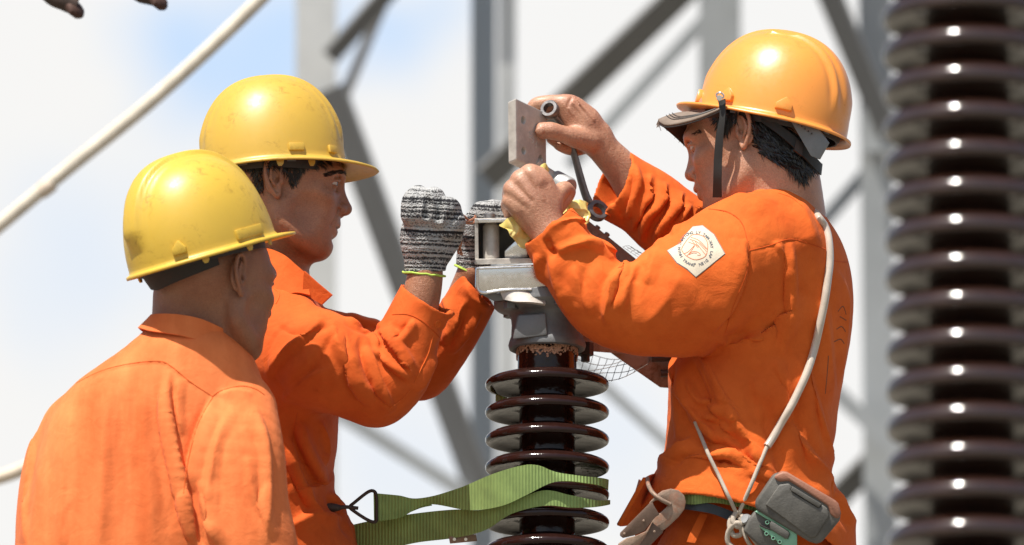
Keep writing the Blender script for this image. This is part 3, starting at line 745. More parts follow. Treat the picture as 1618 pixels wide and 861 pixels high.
    for kind, t, z0, sz in lugs:
        # raised moulded features near the rim; t in degrees round from the front
        t = math.radians(t)
        def S(dt, z, off=0):
            ph = math.asin(min(1, max(0, z / H)) ** (1 / e2)); hs = math.cos(ph) ** e1
            x, y = (a) * hs * math.cos(t + dt) - 4 * hs * math.sin(t + dt) ** 2, (b) * hs * math.sin(t + dt)
            n = A([math.cos(t + dt) / a, math.sin(t + dt) / b, z / H ** 2 * .8]); n /= np.linalg.norm(n)
            return T(A([x, y, z]) + n * off)
        w = sz / a
        mb = MB()
        if kind == 'tri':
            ps = [(-w, z0 - 6), (w, z0 - 6), (w, z0 + 3), (.15 * w, z0 + 16), (-w, z0 + 3)]
            bot = [S(d, z, -2) for d, z in ps]; top = [S(d * .86, z * .94 + .06 * z0, 6.5) for d, z in ps]
        else:
            hh = 8 if kind == 'bar' else 6; tl = .16 if kind == 'bar' else 0
            ps = [(-w, z0 - hh), (w, z0 - hh), (w, z0 + hh), (-w, z0 + hh)]
            bot = [S(d, z, -2) for d, z in ps]; top = [S(d * .92, z, 4.5) for d, z in ps]
        n = len(ps); mb.add(bot + top, [tuple(range(n - 1, -1, -1)), tuple(range(n, 2 * n))] + [(i, (i + 1) % n, n + (i + 1) % n, n + i) for i in range(n)])
        mb.build('slot_lug', m, o, bevel=1.2)
    if loops:
        for t in (55, 82, 120, 240, 278, 305):
            t = math.radians(t); c = T((a * math.cos(t) - 3, b * math.sin(t), -7)); ax = R @ A([-math.sin(t), math.cos(t), 0]); dn = R @ A([0, 0, -1.0]); nn = R @ A([math.cos(t), math.sin(t), 0.])
            mb = MB(); mb.prism([c - ax * 6, c + ax * 6, c + ax * 5 + dn * 5, c + ax * 2 + dn * 9, c - ax * 3 + dn * 9, c - ax * 5 + dn * 5], -nn * 2.5)
            mb.build('strap_loop', m, o)
    return o
def strands(mb, bv, region, count, direc, length, rad=.55, lift=1.5, seed=1, curl=6, fan=.25, droop=0):
    """short tapered hairs rooted where photo polygon region meets the head"""
    rng = random.Random(seed); xs = [p[0] for p in region]; ys = [p[1] for p in region]; k = 0; tries = 0
    def inside(x, y):
        c = False; n = len(region)
        for i in range(n):
            x1, y1 = region[i]; x2, y2 = region[i - 1]
            if (y1 > y) != (y2 > y) and x < (x2 - x1) * (y - y1) / (y2 - y1) + x1: c = not c
        return c
    while k < count and tries < count * 8:
        tries += 1; x, y = rng.uniform(min(xs), max(xs)), rng.uniform(min(ys), max(ys))
        if not inside(x, y): continue
        l, n = hit(bv, x, y)
        if l is None: continue
        dx, dy = direc(x, y) if callable(direc) else direc
        d = A([dx, 0, -dy], float) + A([rng.gauss(0, fan), rng.gauss(0, fan), rng.gauss(0, fan)]); d -= n * (d @ n) * .9; d /= np.linalg.norm(d) + 1e-9
        L = length * rng.uniform(.6, 1.25); side = np.cross(n, d) * rng.gauss(0, curl * .25)
        pts = [l - n * .5, l + d * L * .33 + n * lift * rng.uniform(.6, 1.5) + side * .2, l + d * L * .68 + n * lift * rng.uniform(.5, 1.6) + side * .6, l + d * L + n * lift * rng.uniform(.1, 1.3) + side - A([0, 0, droop])]
        mb.tube(pts, [rad, rad, rad * .75, rad * .12], 4, n=2, cap=False); k += 1
def button(parent, bv, px, py, r, m):
    l, n = hit(bv, px, py)
    if l is None: return
    mb = MB().lathe([(0.01, 1.2), (r * .55, 1.2), (r * .7, 2.2), (r * .9, 2.3), (r, 1.2), (r, -1)], l, n, 20); mb.build('button', m, parent)
def shirt_mesh(name, f, strokes, m, parent, amp=2.2, seed=0, zones=(), lines=(), it=1, st=(1, 1, 1), folds=.55):
    V, F = f.mesh(); V = relax(V, F, it)
    V = cloth_noise(V, F, amp, 1 / 75.0, seed, st)
    V = sculpt(V, F, [(p, w, a_ * folds, k) for p, w, a_, k in strokes])
    V = creases(V, F, [z[:6] + (z[6] * .19,) for z in zones]); V = tents(V, F, lines); V = relax(V, F, 1, .15)
    o = mk(name, V, F, m, parent); return o, V, F, bvh_of(V, F)

# ================================================================== WORKER 2: gloved man in the middle, in profile
W = thing('person', 'man in profile with yellow hard hat, grey knitted gloves raised to the insulator top', 'person', pw(440, 1000, 60), 'linemen working at the insulator')
person2 = W
O2, R2 = P(436, 290, 40), Rm(5, 0)
f = Field(P(300, 160, 40) + A([0, -130, -330]), P(600, 160, 40) + A([0, 130, 20]), 1.9)
head(f, O2, R2, open_=2.6)
f.chain([(P(425, 330, 42), 60), (P(425, 400, 45), 58), (P(430, 470, 50), 66)], 22, sq=(1, 1, 1))
V, F = f.mesh(); V = relax(V, F, 1, .3)
bodyV, bodyF = [V], [F]; bv_head2 = bvh_of(V, F)
def limb(pts, h=2.5, k=4, sq=(1, 1, 1)):
    Q = A([p[0] for p in pts]); r = max(p[1] for p in pts) + 6
    g_ = Field(Q.min(0) - r, Q.max(0) + r, h); g_.chain(pts, k, sq=sq); return g_
for pts in ([(P(645, 560, -92), 30), (P(664, 478, -84), 30), (P(671, 440, -80), 28.5), (P(673, 420, -78), 26)], [(P(704, 535, 95), 27), (P(738, 455, 78), 26), (P(747, 430, 70), 25)]):
    g_ = limb(pts); v, q = g_.mesh(); bodyV.append(v); bodyF.append(q)
# trunk under the shirt
def merge(Vs, Fs):
    off = 0; out = []
    for v, q in zip(Vs, Fs): out.append(q + off); off += len(v)
    return np.concatenate(Vs), np.concatenate(out)
def trunk(rows, w0, chains=()):
    rr = [(P(0, py, w0)[2], P(xl, py, w0)[0], P(xr, py, w0)[0], wn_, wf_) for py, xl, xr, wn_, wf_ in rows]
    R_ = A(rr); m = 20
    g_ = Field((R_[:, 1].min() - m, R_[:, 3].min() - m, R_[:, 0].min() - m), (R_[:, 2].max() + m, R_[:, 4].max() + m, R_[:, 0].max() + m), 9)
    g_.loft(rr, 8); return g_.mesh()
v, q = trunk([(455, 400, 460, 10, 90), (520, 380, 490, -60, 170), (650, 370, 505, -70, 190), (800, 370, 500, -60, 180), (1010, 360, 510, -60, 180)], 60); bodyV.append(v); bodyF.append(q)
V, F = merge(bodyV, bodyF); body2 = mk('body', V, F, SKIN2, W)
eyeballs(W, O2, R2, SCL, IRI, (-1, 1), (1, 0, -.25))
# hair: sideburn and nape
mb = MB()
strands(mb, bv_head2, [(396, 262), (412, 256), (418, 300), (404, 300)], 260, (-.25, 1), 9, .5, 1.2, 2)
strands(mb, bv_head2, [(446, 255), (478, 252), (482, 262), (470, 284), (462, 296), (455, 280), (446, 268)], 420, (.12, 1), 9, .45, 1, 3)
strands(mb, bv_head2, [(380, 250), (520, 245), (520, 262), (380, 268)], 500, (.5, .6), 12, .5, 1.3, 4)
mb.build('hair', HAIRM, W)
mb = MB(); strands(mb, bv_head2, [(508, 275), (520, 270), (538, 268), (547, 272), (546, 276), (530, 275), (512, 280)], 240, (.95, -.05), 6, .32, .4, 5, 1, .1); mb.build('eyebrow', HAIRM, W)
# shirt
f = Field(P(330, 390, 60) + A([0, -275, -680]), P(800, 390, 60) + A([0, 250, 0]), 2.9)
rows2 = [(440, 392, 470, -35, 135), (475, 370, 505, -100, 200), (510, 355, 524, -120, 220), (560, 345, 533, -125, 230), (620, 342, 536, -120, 230), (700, 340, 533, -110, 220), (760, 336, 527, -105, 215), (800, 334, 533, -105, 215), (861, 330, 566, -108, 218), (930, 320, 595, -112, 220), (1050, 318, 600, -112, 220)]
f.loft([(P(0, py, 60)[2], P(xl, py, 60)[0], P(xr, py, 60)[0], a_, b_) for py, xl, xr, a_, b_ in rows2], 10, 2.3)
f.chain([(P(452, 560, -55), 72), (P(500, 568, -100), 80), (P(550, 590, -110), 70), (P(594, 610, -110), 61), (P(622, 588, -104), 58), (P(640, 545, -96), 52), (P(656, 505, -90), 46), (P(674, 470, -86), 44.5), (P(686, 440, -84), 44)], 26,
        clip=(P(675, 474, -86), (.52, -.10, .84)), hollow=(5, 26))
f.ell(P(596, 628, -112), (40, 45, 42), 20)
f.chain([(P(500, 545, 160), 60), (P(580, 556, 170), 52), (P(640, 580, 140), 46), (P(668, 588, 125), 44), (P(700, 548, 105), 42), (P(735, 492, 85), 40), (P(757, 452, 75), 38), (P(772, 428, 70), 38)], 20,
        clip=(P(754, 455, 76), (.74, -.1, .66)), hollow=(5, 30))
st2 = [
 ([(437, 500), (470, 520), (500, 512), (540, 505)], 9, 5, 'f'), ([(440, 620), (480, 575), (510, 530), (524, 500)], 12, 7, 'f'),
 ([(530, 505), (520, 545), (530, 590), (548, 632)], 11, 6, 'r'), ([(560, 520), (556, 560), (570, 610), (600, 650)], 9, 8, 'f'),
 ([(578, 534), (580, 575), (600, 615), (632, 640)], 7, 7, 'f'), ([(585, 528), (605, 560), (632, 590), (650, 600)], 6, 6, 'f'),
 ([(600, 520), (618, 528), (640, 560), (656, 588)], 6, 6, 'f'), ([(615, 515), (640, 520), (652, 512)], 6, 5, 'v'),
 ([(655, 508), (640, 530), (628, 548)], 6, 6, 'f'), ([(598, 600), (618, 625), (640, 640)], 8, 5, 'v'), ([(420, 560), (470, 545), (520, 555)], 18, -4, 'r'),
 ([(430, 625), (480, 648), (540, 660)], 8, 4, 'v'), ([(470, 660), (478, 700), (498, 740), (520, 765)], 9, 9, 'f'), ([(500, 665), (512, 700), (514, 730)], 8, 7, 'v'),
 ([(460, 690), (466, 730), (480, 770), (500, 810)], 10, 8, 'f'), ([(456, 760), (500, 770), (530, 740)], 10, -7, 'r'), ([(520, 770), (540, 810), (566, 850)], 9, 9, 'f'),
 ([(460, 830), (500, 815), (540, 830)], 11, 7, 'r'), ([(700, 500), (712, 530), (700, 570)], 10, 5, 'f'), ([(735, 470), (722, 510), (700, 548)], 8, 6, 'v'),
 ([(745, 500), (730, 530), (716, 560)], 8, 5, 'f'), ([(545, 500), (575, 515), (600, 518)], 8, 6, 'f')]
shirt2, sV, sF, bv2 = shirt_mesh('shirt', f, st2, ORANGE_W2, W, 1.6, 3.3, lines=[
 ([(418, 600), (450, 560), (492, 525), (516, 500)], 8, 45, 7), ([(522, 504), (530, 545), (556, 600), (582, 645)], 9, 34, 8), ([(553, 550), (562, 592), (592, 634)], 7, 18, 6),
 ([(579, 545), (598, 600), (624, 650)], 14, 6, 7), ([(580, 552), (612, 574), (650, 604)], 6, 16, 6), ([(597, 522), (620, 540), (636, 568), (650, 600)], 6, 22, 9), ([(655, 504), (645, 520), (630, 543)], 5, 20, 5),
 ([(574, 520), (586, 530), (600, 548)], 5, 12, 5), ([(590, 600), (600, 625), (616, 655)], 16, 7, 4), ([(545, 520), (552, 560), (548, 600)], 26, 7, 4), ([(440, 640), (480, 600), (530, 580)], 30, 8, 4),
 ([(472, 662), (478, 700), (500, 745), (520, 770)], 8, 22, 8), ([(505, 665), (515, 700), (512, 740)], 16, 6, 6), ([(455, 690), (468, 740), (490, 790), (516, 830)], 24, 7, 8), ([(455, 765), (490, 772), (528, 745)], 24, 7, 7), ([(520, 775), (540, 810), (568, 855)], 20, 7, 8), ([(455, 835), (500, 812), (545, 826)], 26, 8, 6),
 ([(440, 440), (470, 455), (500, 480)], 24, 6, 4), ([(700, 470), (712, 505), (700, 545)], 6, 20, 6), ([(740, 470), (722, 508), (700, 545)], 20, 6, 7), ([(760, 490), (740, 525), (712, 560)], 18, 6, 6), ([(735, 445), (748, 470), (775, 488)], 20, 6, 4), ([(690, 560), (672, 600), (656, 622)], 14, 6, 5), ([(545, 498), (575, 512), (605, 514)], 6, 14, 5)], zones=[(605, 570, 75, 70, 55, 17, 6), (500, 590, 80, 70, 100, 26, 5), (640, 540, 60, 50, 60, 15, 4), (490, 730, 70, 110, 65, 24, 7), (470, 520, 60, 50, 120, 22, 4), (720, 530, 60, 50, 110, 18, 6), (560, 640, 70, 30, 10, 18, 4), (520, 830, 70, 50, 40, 20, 5)])
seam(shirt2, INNER, bv2, [(620, 497), (645, 497), (668, 508), (690, 528), (700, 541)], .7, .3)
for q in ([(684, 530), (676, 560), (664, 585), (655, 605)], [(650, 615), (636, 630), (616, 645)], [(395, 450), (412, 445), (440, 462), (436, 480)]): seam(shirt2, ORANGE, bv2, q, .8, .5)
seam(shirt2, INNER, bv2, [(470, 652), (462, 700), (470, 724), (500, 745)], .6, 0)
button(shirt2, bv2, 691, 512, 7, ORANGE)
# collar: band round the neck, open at the front
def collar(parent, T_, B_, m, th=3): mb = MB(); mb.strip(T_, B_, th, 7); o = mb.build('collar', m, parent, angle=60); return o
collar(shirt2, [P(405, 378, 128), P(386, 390, 62), P(392, 396, 5), P(420, 392, -28), P(448, 402, -42), P(470, 420, -42), P(484, 432, -40)],
       [P(412, 430, 150), P(372, 452, 75), P(374, 470, -22), P(408, 470, -62), P(440, 470, -76), P(466, 462, -76), P(490, 466, -70)], ORANGE_W2)
mb = MB(); mb.prism([P(480, 428, -58), P(500, 446, -56), P(524, 466, -50), P(508, 481, -56), P(496, 474, -62), P(478, 462, -70)], A([2, 4, 0])); mb.build('collar', ORANGE_W2, shirt2)
helmet(W, P(432, 269, 42), Rm(0, -4.5), 115, 101, 149, YEL2, peak=52, lugs=(('sq', 292, 14, 13), ('sq', 327, 14, 10), ('sq', 60, 14, 13)), droop=9, ridges='v')

# gloves
def glove(name, parent, f, band_ax, trim, seed, amp=.5):
    V, F = f.mesh(); V = relax(V, F, 1, .4)
    o = mk(name, V, F, glove_mat(name + '_knit', tuple(band_ax)), parent); return o
f = Field(A([P(615, 0, -80)[0], -165, P(0, 452, -80)[2]]), A([P(752, 0, -80)[0], 10, P(0, 280, -80)[2]]), 1.3)
f.chain([(P(671, 436, -80), 31), (P(673, 405, -80), 35), (P(674, 375, -82), 42), (P(678, 350, -84), 38)], 10, sq=(1, .82, 1))
for q in ([(P(650, 340, -105), 17), (P(652, 318, -102), 17), (P(662, 308, -84), 15.5), (P(668, 322, -64), 14)],
          [(P(672, 338, -110), 17), (P(680, 316, -108), 17), (P(688, 311, -88), 15), (P(694, 326, -64), 14)],
          [(P(694, 345, -108), 17), (P(704, 328, -106), 16.5), (P(714, 330, -88), 15), (P(716, 350, -66), 14)],
          [(P(706, 365, -100), 15), (P(717, 350, -98), 15), (P(722, 352, -84), 14), (P(718, 372, -66), 13)],
          [(P(700, 400, -80), 15), (P(714, 380, -58), 14), (P(722, 352, -50), 13)]): f.chain(q, 8, n=4)
for q in ([(668, 298), (676, 318), (674, 340)], [(690, 304), (697, 324), (694, 345)], [(712, 322), (712, 345), (706, 362)]):
    f.chain([(P(x, y, -124), 5.5) for x, y in q], 5, op='s')
f.half(P(671, 431, -80), A([.09, 0, -1.0]))
axg = fw([[0.05, 0, 1]])[0] - fw([[0, 0, 0]])[0]; axg = axg / np.linalg.norm(axg)
gl = glove('glove', W, f, axg, None, 1)
mb = MB(); q = [P(670, 433, -80) + A([33 * math.cos(t), 27 * math.sin(t), -3 * math.cos(t) + random.uniform(-.8, .8)]) for t in np.arange(26) / 26 * 2 * PI]; mb.tube(q, 1.9, 6, 2, True); mb.build('trim', GLIME, gl)
f = Field(A([P(715, 0, 66)[0], -10, P(0, 450, 66)[2]]), A([P(840, 0, 66)[0], 140, P(0, 300, 66)[2]]), 1.5)
f.chain([(P(745, 438, 70), 25), (P(750, 405, 68), 29), (P(762, 370, 66), 36), (P(775, 352, 66), 34)], 9, sq=(1, .85, 1))
for q in ([(P(750, 350, 45), 15), (P(758, 334, 42), 15), (P(766, 332, 60), 14)], [(P(768, 345, 42), 15), (P(778, 330, 42), 15), (P(786, 331, 60), 14)],
          [(P(786, 346, 44), 14), (P(796, 333, 45), 14), (P(802, 336, 62), 13)], [(P(744, 372, 44), 14), (P(742, 354, 42), 13), (P(750, 345, 50), 12)]): f.chain(q, 7, n=4)
f.half(P(744, 430, 70), A([-.45, 0, -1.0]))
gl2 = glove('glove', W, f, axg, None, 2)
mb = MB(); e_ = A([.9, 0, -.42]); q = [P(743, 430, 70) + e_ * 27 * math.cos(t) + A([0, 22 * math.sin(t), 0]) for t in np.arange(24) / 24 * 2 * PI]; mb.tube(q, 1.9, 6, 2, True); mb.build('trim', GLIME, gl2)
# waist harness behind the front man
mb = MB(); mb.strip([P(330, 830, 60), P(400, 832, -60), P(480, 842, -62), P(545, 838, 0), P(575, 838, 120)], [P(330, 880, 60), P(400, 882, -60), P(480, 892, -62), P(548, 884, 0), P(580, 884, 120)], 4)
hb = mb.build('waist_belt', BLACK, W)

# ================================================================== WORKER 1: nearest man, seen from behind
W = thing('person', 'man seen from behind, scuffed yellow hard hat, faded orange shirt, empty-handed, left of the others', 'person', pw(240, 1000, -330), 'linemen working at the insulator')
person1 = W; w1 = -330
O1, R1 = P(332, 440, w1), Rm(42, 0)
f = Field(P(190, 320, w1) + A([0, -140, -310]), P(480, 320, w1) + A([0, 150, 0]), 2.2)
head(f, O1, R1, muz=4)
f.chain([(P(305, 470, w1 + 10), 62), (P(302, 520, w1 + 5), 62), (P(300, 600, w1), 70)], 24)
f.chain([(P(345, 500, w1 + 25), 42), (P(338, 545, w1 + 30), 50)], 24)
V, F = f.mesh(); V = relax(V, F, 1, .3); bv_h1 = bvh_of(V, F)
bodyV, bodyF = [V], [F]
v, q = trunk([(560, 220, 370, w1 - 50, w1 + 60), (640, 130, 420, w1 - 70, w1 + 80), (800, 120, 400, w1 - 60, w1 + 80), (1010, 130, 400, w1 - 60, w1 + 80)], w1); bodyV.append(v); bodyF.append(q)
V, F = merge(bodyV, bodyF); mk('body', V, F, SKIN1, W)
f = Field(A([P(-15, 0, w1)[0], w1 - 230, P(0, 1050, w1)[2]]), A([P(480, 0, w1)[0], w1 + 190, P(0, 490, w1)[2]]), 3.1)
rows1 = [(512, 240, 362, -55, 60), (540, 208, 385, -82, 85), (570, 168, 402, -96, 105), (605, 120, 415, -110, 120), (650, 84, 424, -124, 130), (710, 62, 425, -142, 135), (790, 44, 420, -162, 125), (870, 30, 420, -178, 115), (1040, 20, 420, -190, 100)]
f.loft([(P(0, py, w1)[2], P(xl, py, w1)[0], P(xr, py, w1)[0], w1 + a_, w1 + b_) for py, xl, xr, a_, b_ in rows1], 10, 2.2)
f.chain([(P(385, 650, w1 - 45), 52), (P(376, 720, w1 - 82), 72), (P(374, 800, w1 - 100), 80), (P(388, 880, w1 - 115), 82), (P(400, 1000, w1 - 125), 82)], 22)
f.chain([(P(118, 680, w1 + 30), 50), (P(88, 760, w1 + 30), 50), (P(78, 860, w1 + 20), 52), (P(72, 1000, w1), 54)], 18)
st1 = [
 ([(112, 612), (160, 588), (210, 576), (252, 573), (272, 582), (300, 605), (332, 628)], 3.5, 2.6, 's'),
 ([(270, 586), (264, 630), (268, 690), (284, 760), (292, 830)], 10, 10, 'f'), ([(282, 600), (276, 650), (280, 690)], 6, 6, 'v'),
 ([(236, 585), (232, 660), (240, 740), (250, 850)], 14, 4, 'r'), ([(205, 590), (200, 680), (205, 780), (208, 861)], 12, -4, 'r'), ([(172, 600), (165, 700), (160, 861)], 12, 4.5, 'r'),
 ([(120, 640), (110, 720), (105, 861)], 12, -4, 'r'), ([(336, 628), (312, 670), (296, 730), (288, 790)], 6, 6, 'v'),
 ([(345, 640), (325, 690), (312, 740), (308, 790)], 11, 6, 'r'), ([(290, 775), (296, 820), (308, 861)], 7, 12, 'f'), ([(370, 650), (350, 700), (340, 760), (350, 861)], 14, -4, 'r'),
 ([(398, 650), (418, 700), (420, 760), (412, 820)], 10, 4, 'f'), ([(66, 660), (52, 720), (44, 790), (38, 861)], 5, 7, 'v'), ([(330, 760), (345, 800), (340, 861)], 12, 5, 'f'), ([(430, 760), (420, 800), (440, 861)], 10, 5, 'f'),
 ([(185, 640), (225, 645), (262, 640)], 26, 3, 'r')]
shirt1, sV, sF, bv1 = shirt_mesh('shirt', f, st1, ORANGE_W1, W, 1.8, 9.1, st=(1.3, 1, .6), lines=[
 ([(268, 584), (265, 640), (274, 695), (291, 775), (312, 870)], 46, 6, 9), ([(336, 626), (318, 678), (301, 735), (292, 785)], 6, 60, 7), ([(284, 596), (279, 640), (286, 690)], 6, 14, 5),
 ([(232, 590), (228, 680), (238, 780), (245, 870)], 26, 34, 4), ([(176, 605), (166, 700), (160, 870)], 34, 24, 4), ([(118, 640), (104, 740), (96, 870)], 26, 26, 4), ([(206, 590), (204, 660), (212, 740)], 12, 18, 2.5),
 ([(372, 640), (346, 700), (334, 770), (338, 870)], 40, 14, 6), ([(312, 745), (322, 800), (345, 870)], 7, 30, 7), ([(400, 640), (420, 700), (424, 780), (420, 870)], 30, 8, 5), ([(390, 720), (398, 780), (430, 850)], 8, 26, 4),
 ([(64, 660), (50, 740), (40, 861)], 26, 5, 6), ([(345, 625), (370, 618), (400, 624)], 30, 6, 3), ([(290, 800), (305, 840), (330, 880)], 24, 6, 5)], zones=[(200, 730, 170, 190, 92, 34, 5), (380, 760, 120, 90, 100, 26, 6), (300, 800, 120, 60, 75, 22, 6), (150, 600, 90, 40, 160, 24, 3), (90, 800, 90, 50, 95, 22, 5)])
for q in ([(112, 610), (160, 586), (210, 574), (252, 571), (272, 580), (300, 603), (335, 626)], [(335, 627), (350, 617), (380, 610), (402, 614), (418, 624)], [(336, 628), (314, 668), (298, 725), (290, 780)]): seam(shirt1, INNER, bv1, q, .8, -.1)
collar(shirt1, [P(378, 548, w1 + 50), P(358, 524, w1 - 34), P(322, 506, w1 - 60), P(285, 498, w1 - 64), P(250, 497, w1 - 50), P(240, 502, w1 - 5), P(262, 520, w1 + 55)],
       [P(392, 584, w1 + 60), P(374, 570, w1 - 14), P(338, 548, w1 - 60), P(290, 532, w1 - 78), P(240, 524, w1 - 60), P(220, 520, w1 - 5), P(250, 540, w1 + 75)], ORANGE_W1)
h1R = Rm(36, -20)
helmet(W, P(321, 401, w1 - 5), h1R, 122, 106, 150, YEL1, peak=50, lugs=(('tri', 222, 14, 13), ('bar', 282, 12, 30), ('tri', 100, 14, 13)), ridges='c', droop=2, peakw=5)
mb = MB(); T = lambda c: P(318, 402, w1) + h1R @ A(c, float)
mb.strip([T((-104 * math.cos(t), 88 * math.sin(t), 4)) for t in np.linspace(-1.25, 1.25, 9)], [T((-96 * math.cos(t) + 4, 78 * math.sin(t), -34 + 9 * abs(t))) for t in np.linspace(-1.25, 1.25, 9)], 3); mb.build('nape_strap', BLACK, W)
# ================================================================== WORKER 3: bare-handed man on the right, facing left
W = thing('person', 'man facing left in orange hard hat over dark cap, bare hands, badge on sleeve', 'person', pw(1200, 1000, 40), 'linemen working at the insulator')
person3 = W; w3 = 30
O3, R3 = P(1190, 214, w3), Rm(180 - 19, 9)
f = Field(P(1060, 120, w3) + A([0, -130, -260]), P(1320, 110, w3) + A([0, 130, 30]), 1.9)
head(f, O3, R3, muz=9)
f.chain([(P(1220, 236, w3 - 12), 62), (P(1232, 285, w3 - 14), 64), (P(1238, 350, w3 - 6), 68)], 24)
f.chain([(P(1190, 262, w3 - 22), 42), (P(1200, 320, w3 - 24), 50)], 22)
V, F = f.mesh(); V = relax(V, F, 1, .3); bv_h3 = bvh_of(V, F)
bodyV, bodyF = [V], [F]
v, q = trunk([(330, 1190, 1290, w3 - 60, w3 + 70), (400, 1130, 1320, w3 - 80, w3 + 90), (600, 1110, 1300, w3 - 80, w3 + 90), (760, 1085, 1290, w3 - 80, w3 + 90), (1010, 1075, 1300, w3 - 80, w3 + 90)], w3); bodyV.append(v); bodyF.append(q)
# his right (raised) forearm and hand: palm, thumb over the plate, forefinger through the spanner ring, the rest closed round the handle
f = Field(A([P(815, 0, 90)[0], 20, P(0, 345, 90)[2]]), A([P(1030, 0, 90)[0], 175, P(0, 135, 90)[2]]), 1.15)
f.chain([(P(1012, 312, 128), 33), (P(985, 270, 122), 29), (P(958, 240, 112), 25.5), (P(938, 218, 106), 25), (P(920, 203, 102), 26)], 8, sq=(1, .85, 1))
f.chain([(P(940, 214, 104), 26), (P(916, 196, 100), 27), (P(902, 182, 98), 26)], 10, sq=(1, .62, 1))
f.chain([(P(925, 190, 100), 22), (P(905, 172, 96), 18.5), (P(894, 166, 94), 16)], 10, sq=(1, .8, 1))
f.chain([(P(930, 222, 92), 19), (P(908, 217, 76), 16.5), (P(888, 211, 66), 13.2), (P(870, 206.5, 60), 14.0), (P(857, 206, 58), 12.0)], 7, sq=(1, .9, 1))
f.ell(P(857, 206, 58), (13, 11.5, 12.3), 3)
f.ell(P(853, 207, 46.2), (7.4, 2.6, 6.4), .6)                       # thumb nail
f.chain([(P(861.5, 202, 46.5), .6), (P(862, 208, 45.5), .6), (P(861, 213, 46.5), .6)], .6, op='s')
for x in (869, 873, 877): f.chain([(P(x, 199, 48), .9), (P(x + 1.5, 206, 45.2), 1.0), (P(x, 213, 48), .9)], 1.5, op='s')
f.chain([(P(898, 166, 96), 15), (P(880, 162, 96), 12.5), (P(862, 162.5, 96), 12), (P(847, 165, 98), 11), (P(839, 176, 100), 9.5), (P(842, 190, 98), 8.8)], 5)
f.chain([(P(905, 180, 108), 14), (P(880, 176, 112), 12), (P(856, 182, 114), 11), (P(846, 196, 112), 10)], 4)
f.chain([(P(922, 222, 112), 15), (P(903, 229, 112), 11.5), (P(884, 226, 104), 10), (P(872, 219, 96), 9)], 4)
f.chain([(P(930, 228, 116), 13), (P(912, 236, 114), 10.5), (P(896, 235, 104), 9.2), (P(884, 230, 96), 8.5)], 4)
f.chain([(P(905, 150, 86), 1.3), (P(896, 170, 76), 1.6), (P(890, 186, 74), 1.2)], 4, op='s')
for a_, b_ in (((905, 162), (932, 196)), ((899, 172), (925, 205)), ((912, 158), (938, 190))): f.chain([(P(a_[0], a_[1], 80), .8), (P(b_[0], b_[1], 84), 1.2)], 4, smooth=False)
v, q = f.mesh(); v = relax(v, q, 1, .35); bodyV.append(v); bodyF.append(q); bv_hr = bvh_of(v, q)
# his left hand: back of the hand to the camera, knuckles up left
f = Field(A([P(780, 0, -60)[0], -140, P(0, 400, -60)[2]]), A([P(920, 0, -60)[0], 40, P(0, 245, -60)[2]]), 1.15)
f.chain([(P(888, 400, -76), 33), (P(868, 366, -68), 30), (P(852, 340, -64), 30), (P(838, 318, -62), 33)], 8, sq=(1, .8, 1))
f.chain([(P(848, 332, -62), 34), (P(832, 305, -62), 32), (P(836, 290, -62), 27)], 12, sq=(1, .62, 1))
f.chain([(P(860, 318, -60), 26), (P(855, 296, -60), 22), (P(850, 284, -58), 18)], 12, sq=(1, .7, 1))
for kx, ky, k2, r in (((838, 274), (826, 283, -44), (832, 304, -22), 13.5), ((822, 284), (808, 296, -44), (816, 318, -24), 13.5), ((809, 299), (797, 314, -46), (806, 334, -28), 12.8), ((806, 318), (799, 332, -50), (811, 350, -34), 11.5)):
    f.chain([(P(kx[0] + 12, kx[1] + 14, -70), r), (P(kx[0], kx[1], -66), r), (P(*k2[:2], k2[2]) if False else P(*kx, -52), r * .95)], 5)
    f.chain([(P(kx[0], kx[1], -64), r * .98), (P(ky[0], ky[1], ky[2]), r * .92), (P(k2[0], k2[1], k2[2]), r * .88)] if False else [(P(kx[0], kx[1], -62), r), (P(kx[0] - 4, kx[1] + 8, -44), r * .92), (P(k2[0], k2[1], k2[2]), r * .86)], 4)
for a_, b_ in (((829, 276), (848, 308)), ((815, 292), (840, 318)), ((803, 308), (832, 330))): f.chain([(P(a_[0], a_[1], -84), 1.9), (P((a_[0] + b_[0]) / 2, (a_[1] + b_[1]) / 2, -87), 1.2), (P(b_[0], b_[1], -90), .4)], 7, op='s')
for a_, b_ in (((838, 272), (858, 315)), ((822, 284), (848, 322)), ((810, 300), (838, 332))): f.chain([(P(a_[0], a_[1], -78), .8), (P(b_[0], b_[1], -84), 1.4)], 5, smooth=False)
f.chain([(P(862, 330, -58), 19), (P(878, 310, -48), 15), (P(892, 298, -36), 12), (P(900, 303, -28), 10)], 7)
f.chain([(P(868, 340, -44), 14), (P(886, 322, -34), 12), (P(897, 312, -28), 9)], 6)
v, q = f.mesh(); v = relax(v, q, 1, .35); bodyV.append(v); bodyF.append(q)
V, F = merge(bodyV, bodyF); mk('body', V, F, SKIN3, W)
eyeballs(W, O3, R3, SCL, IRI, (-1, 1), (.8, 0, -1.2))
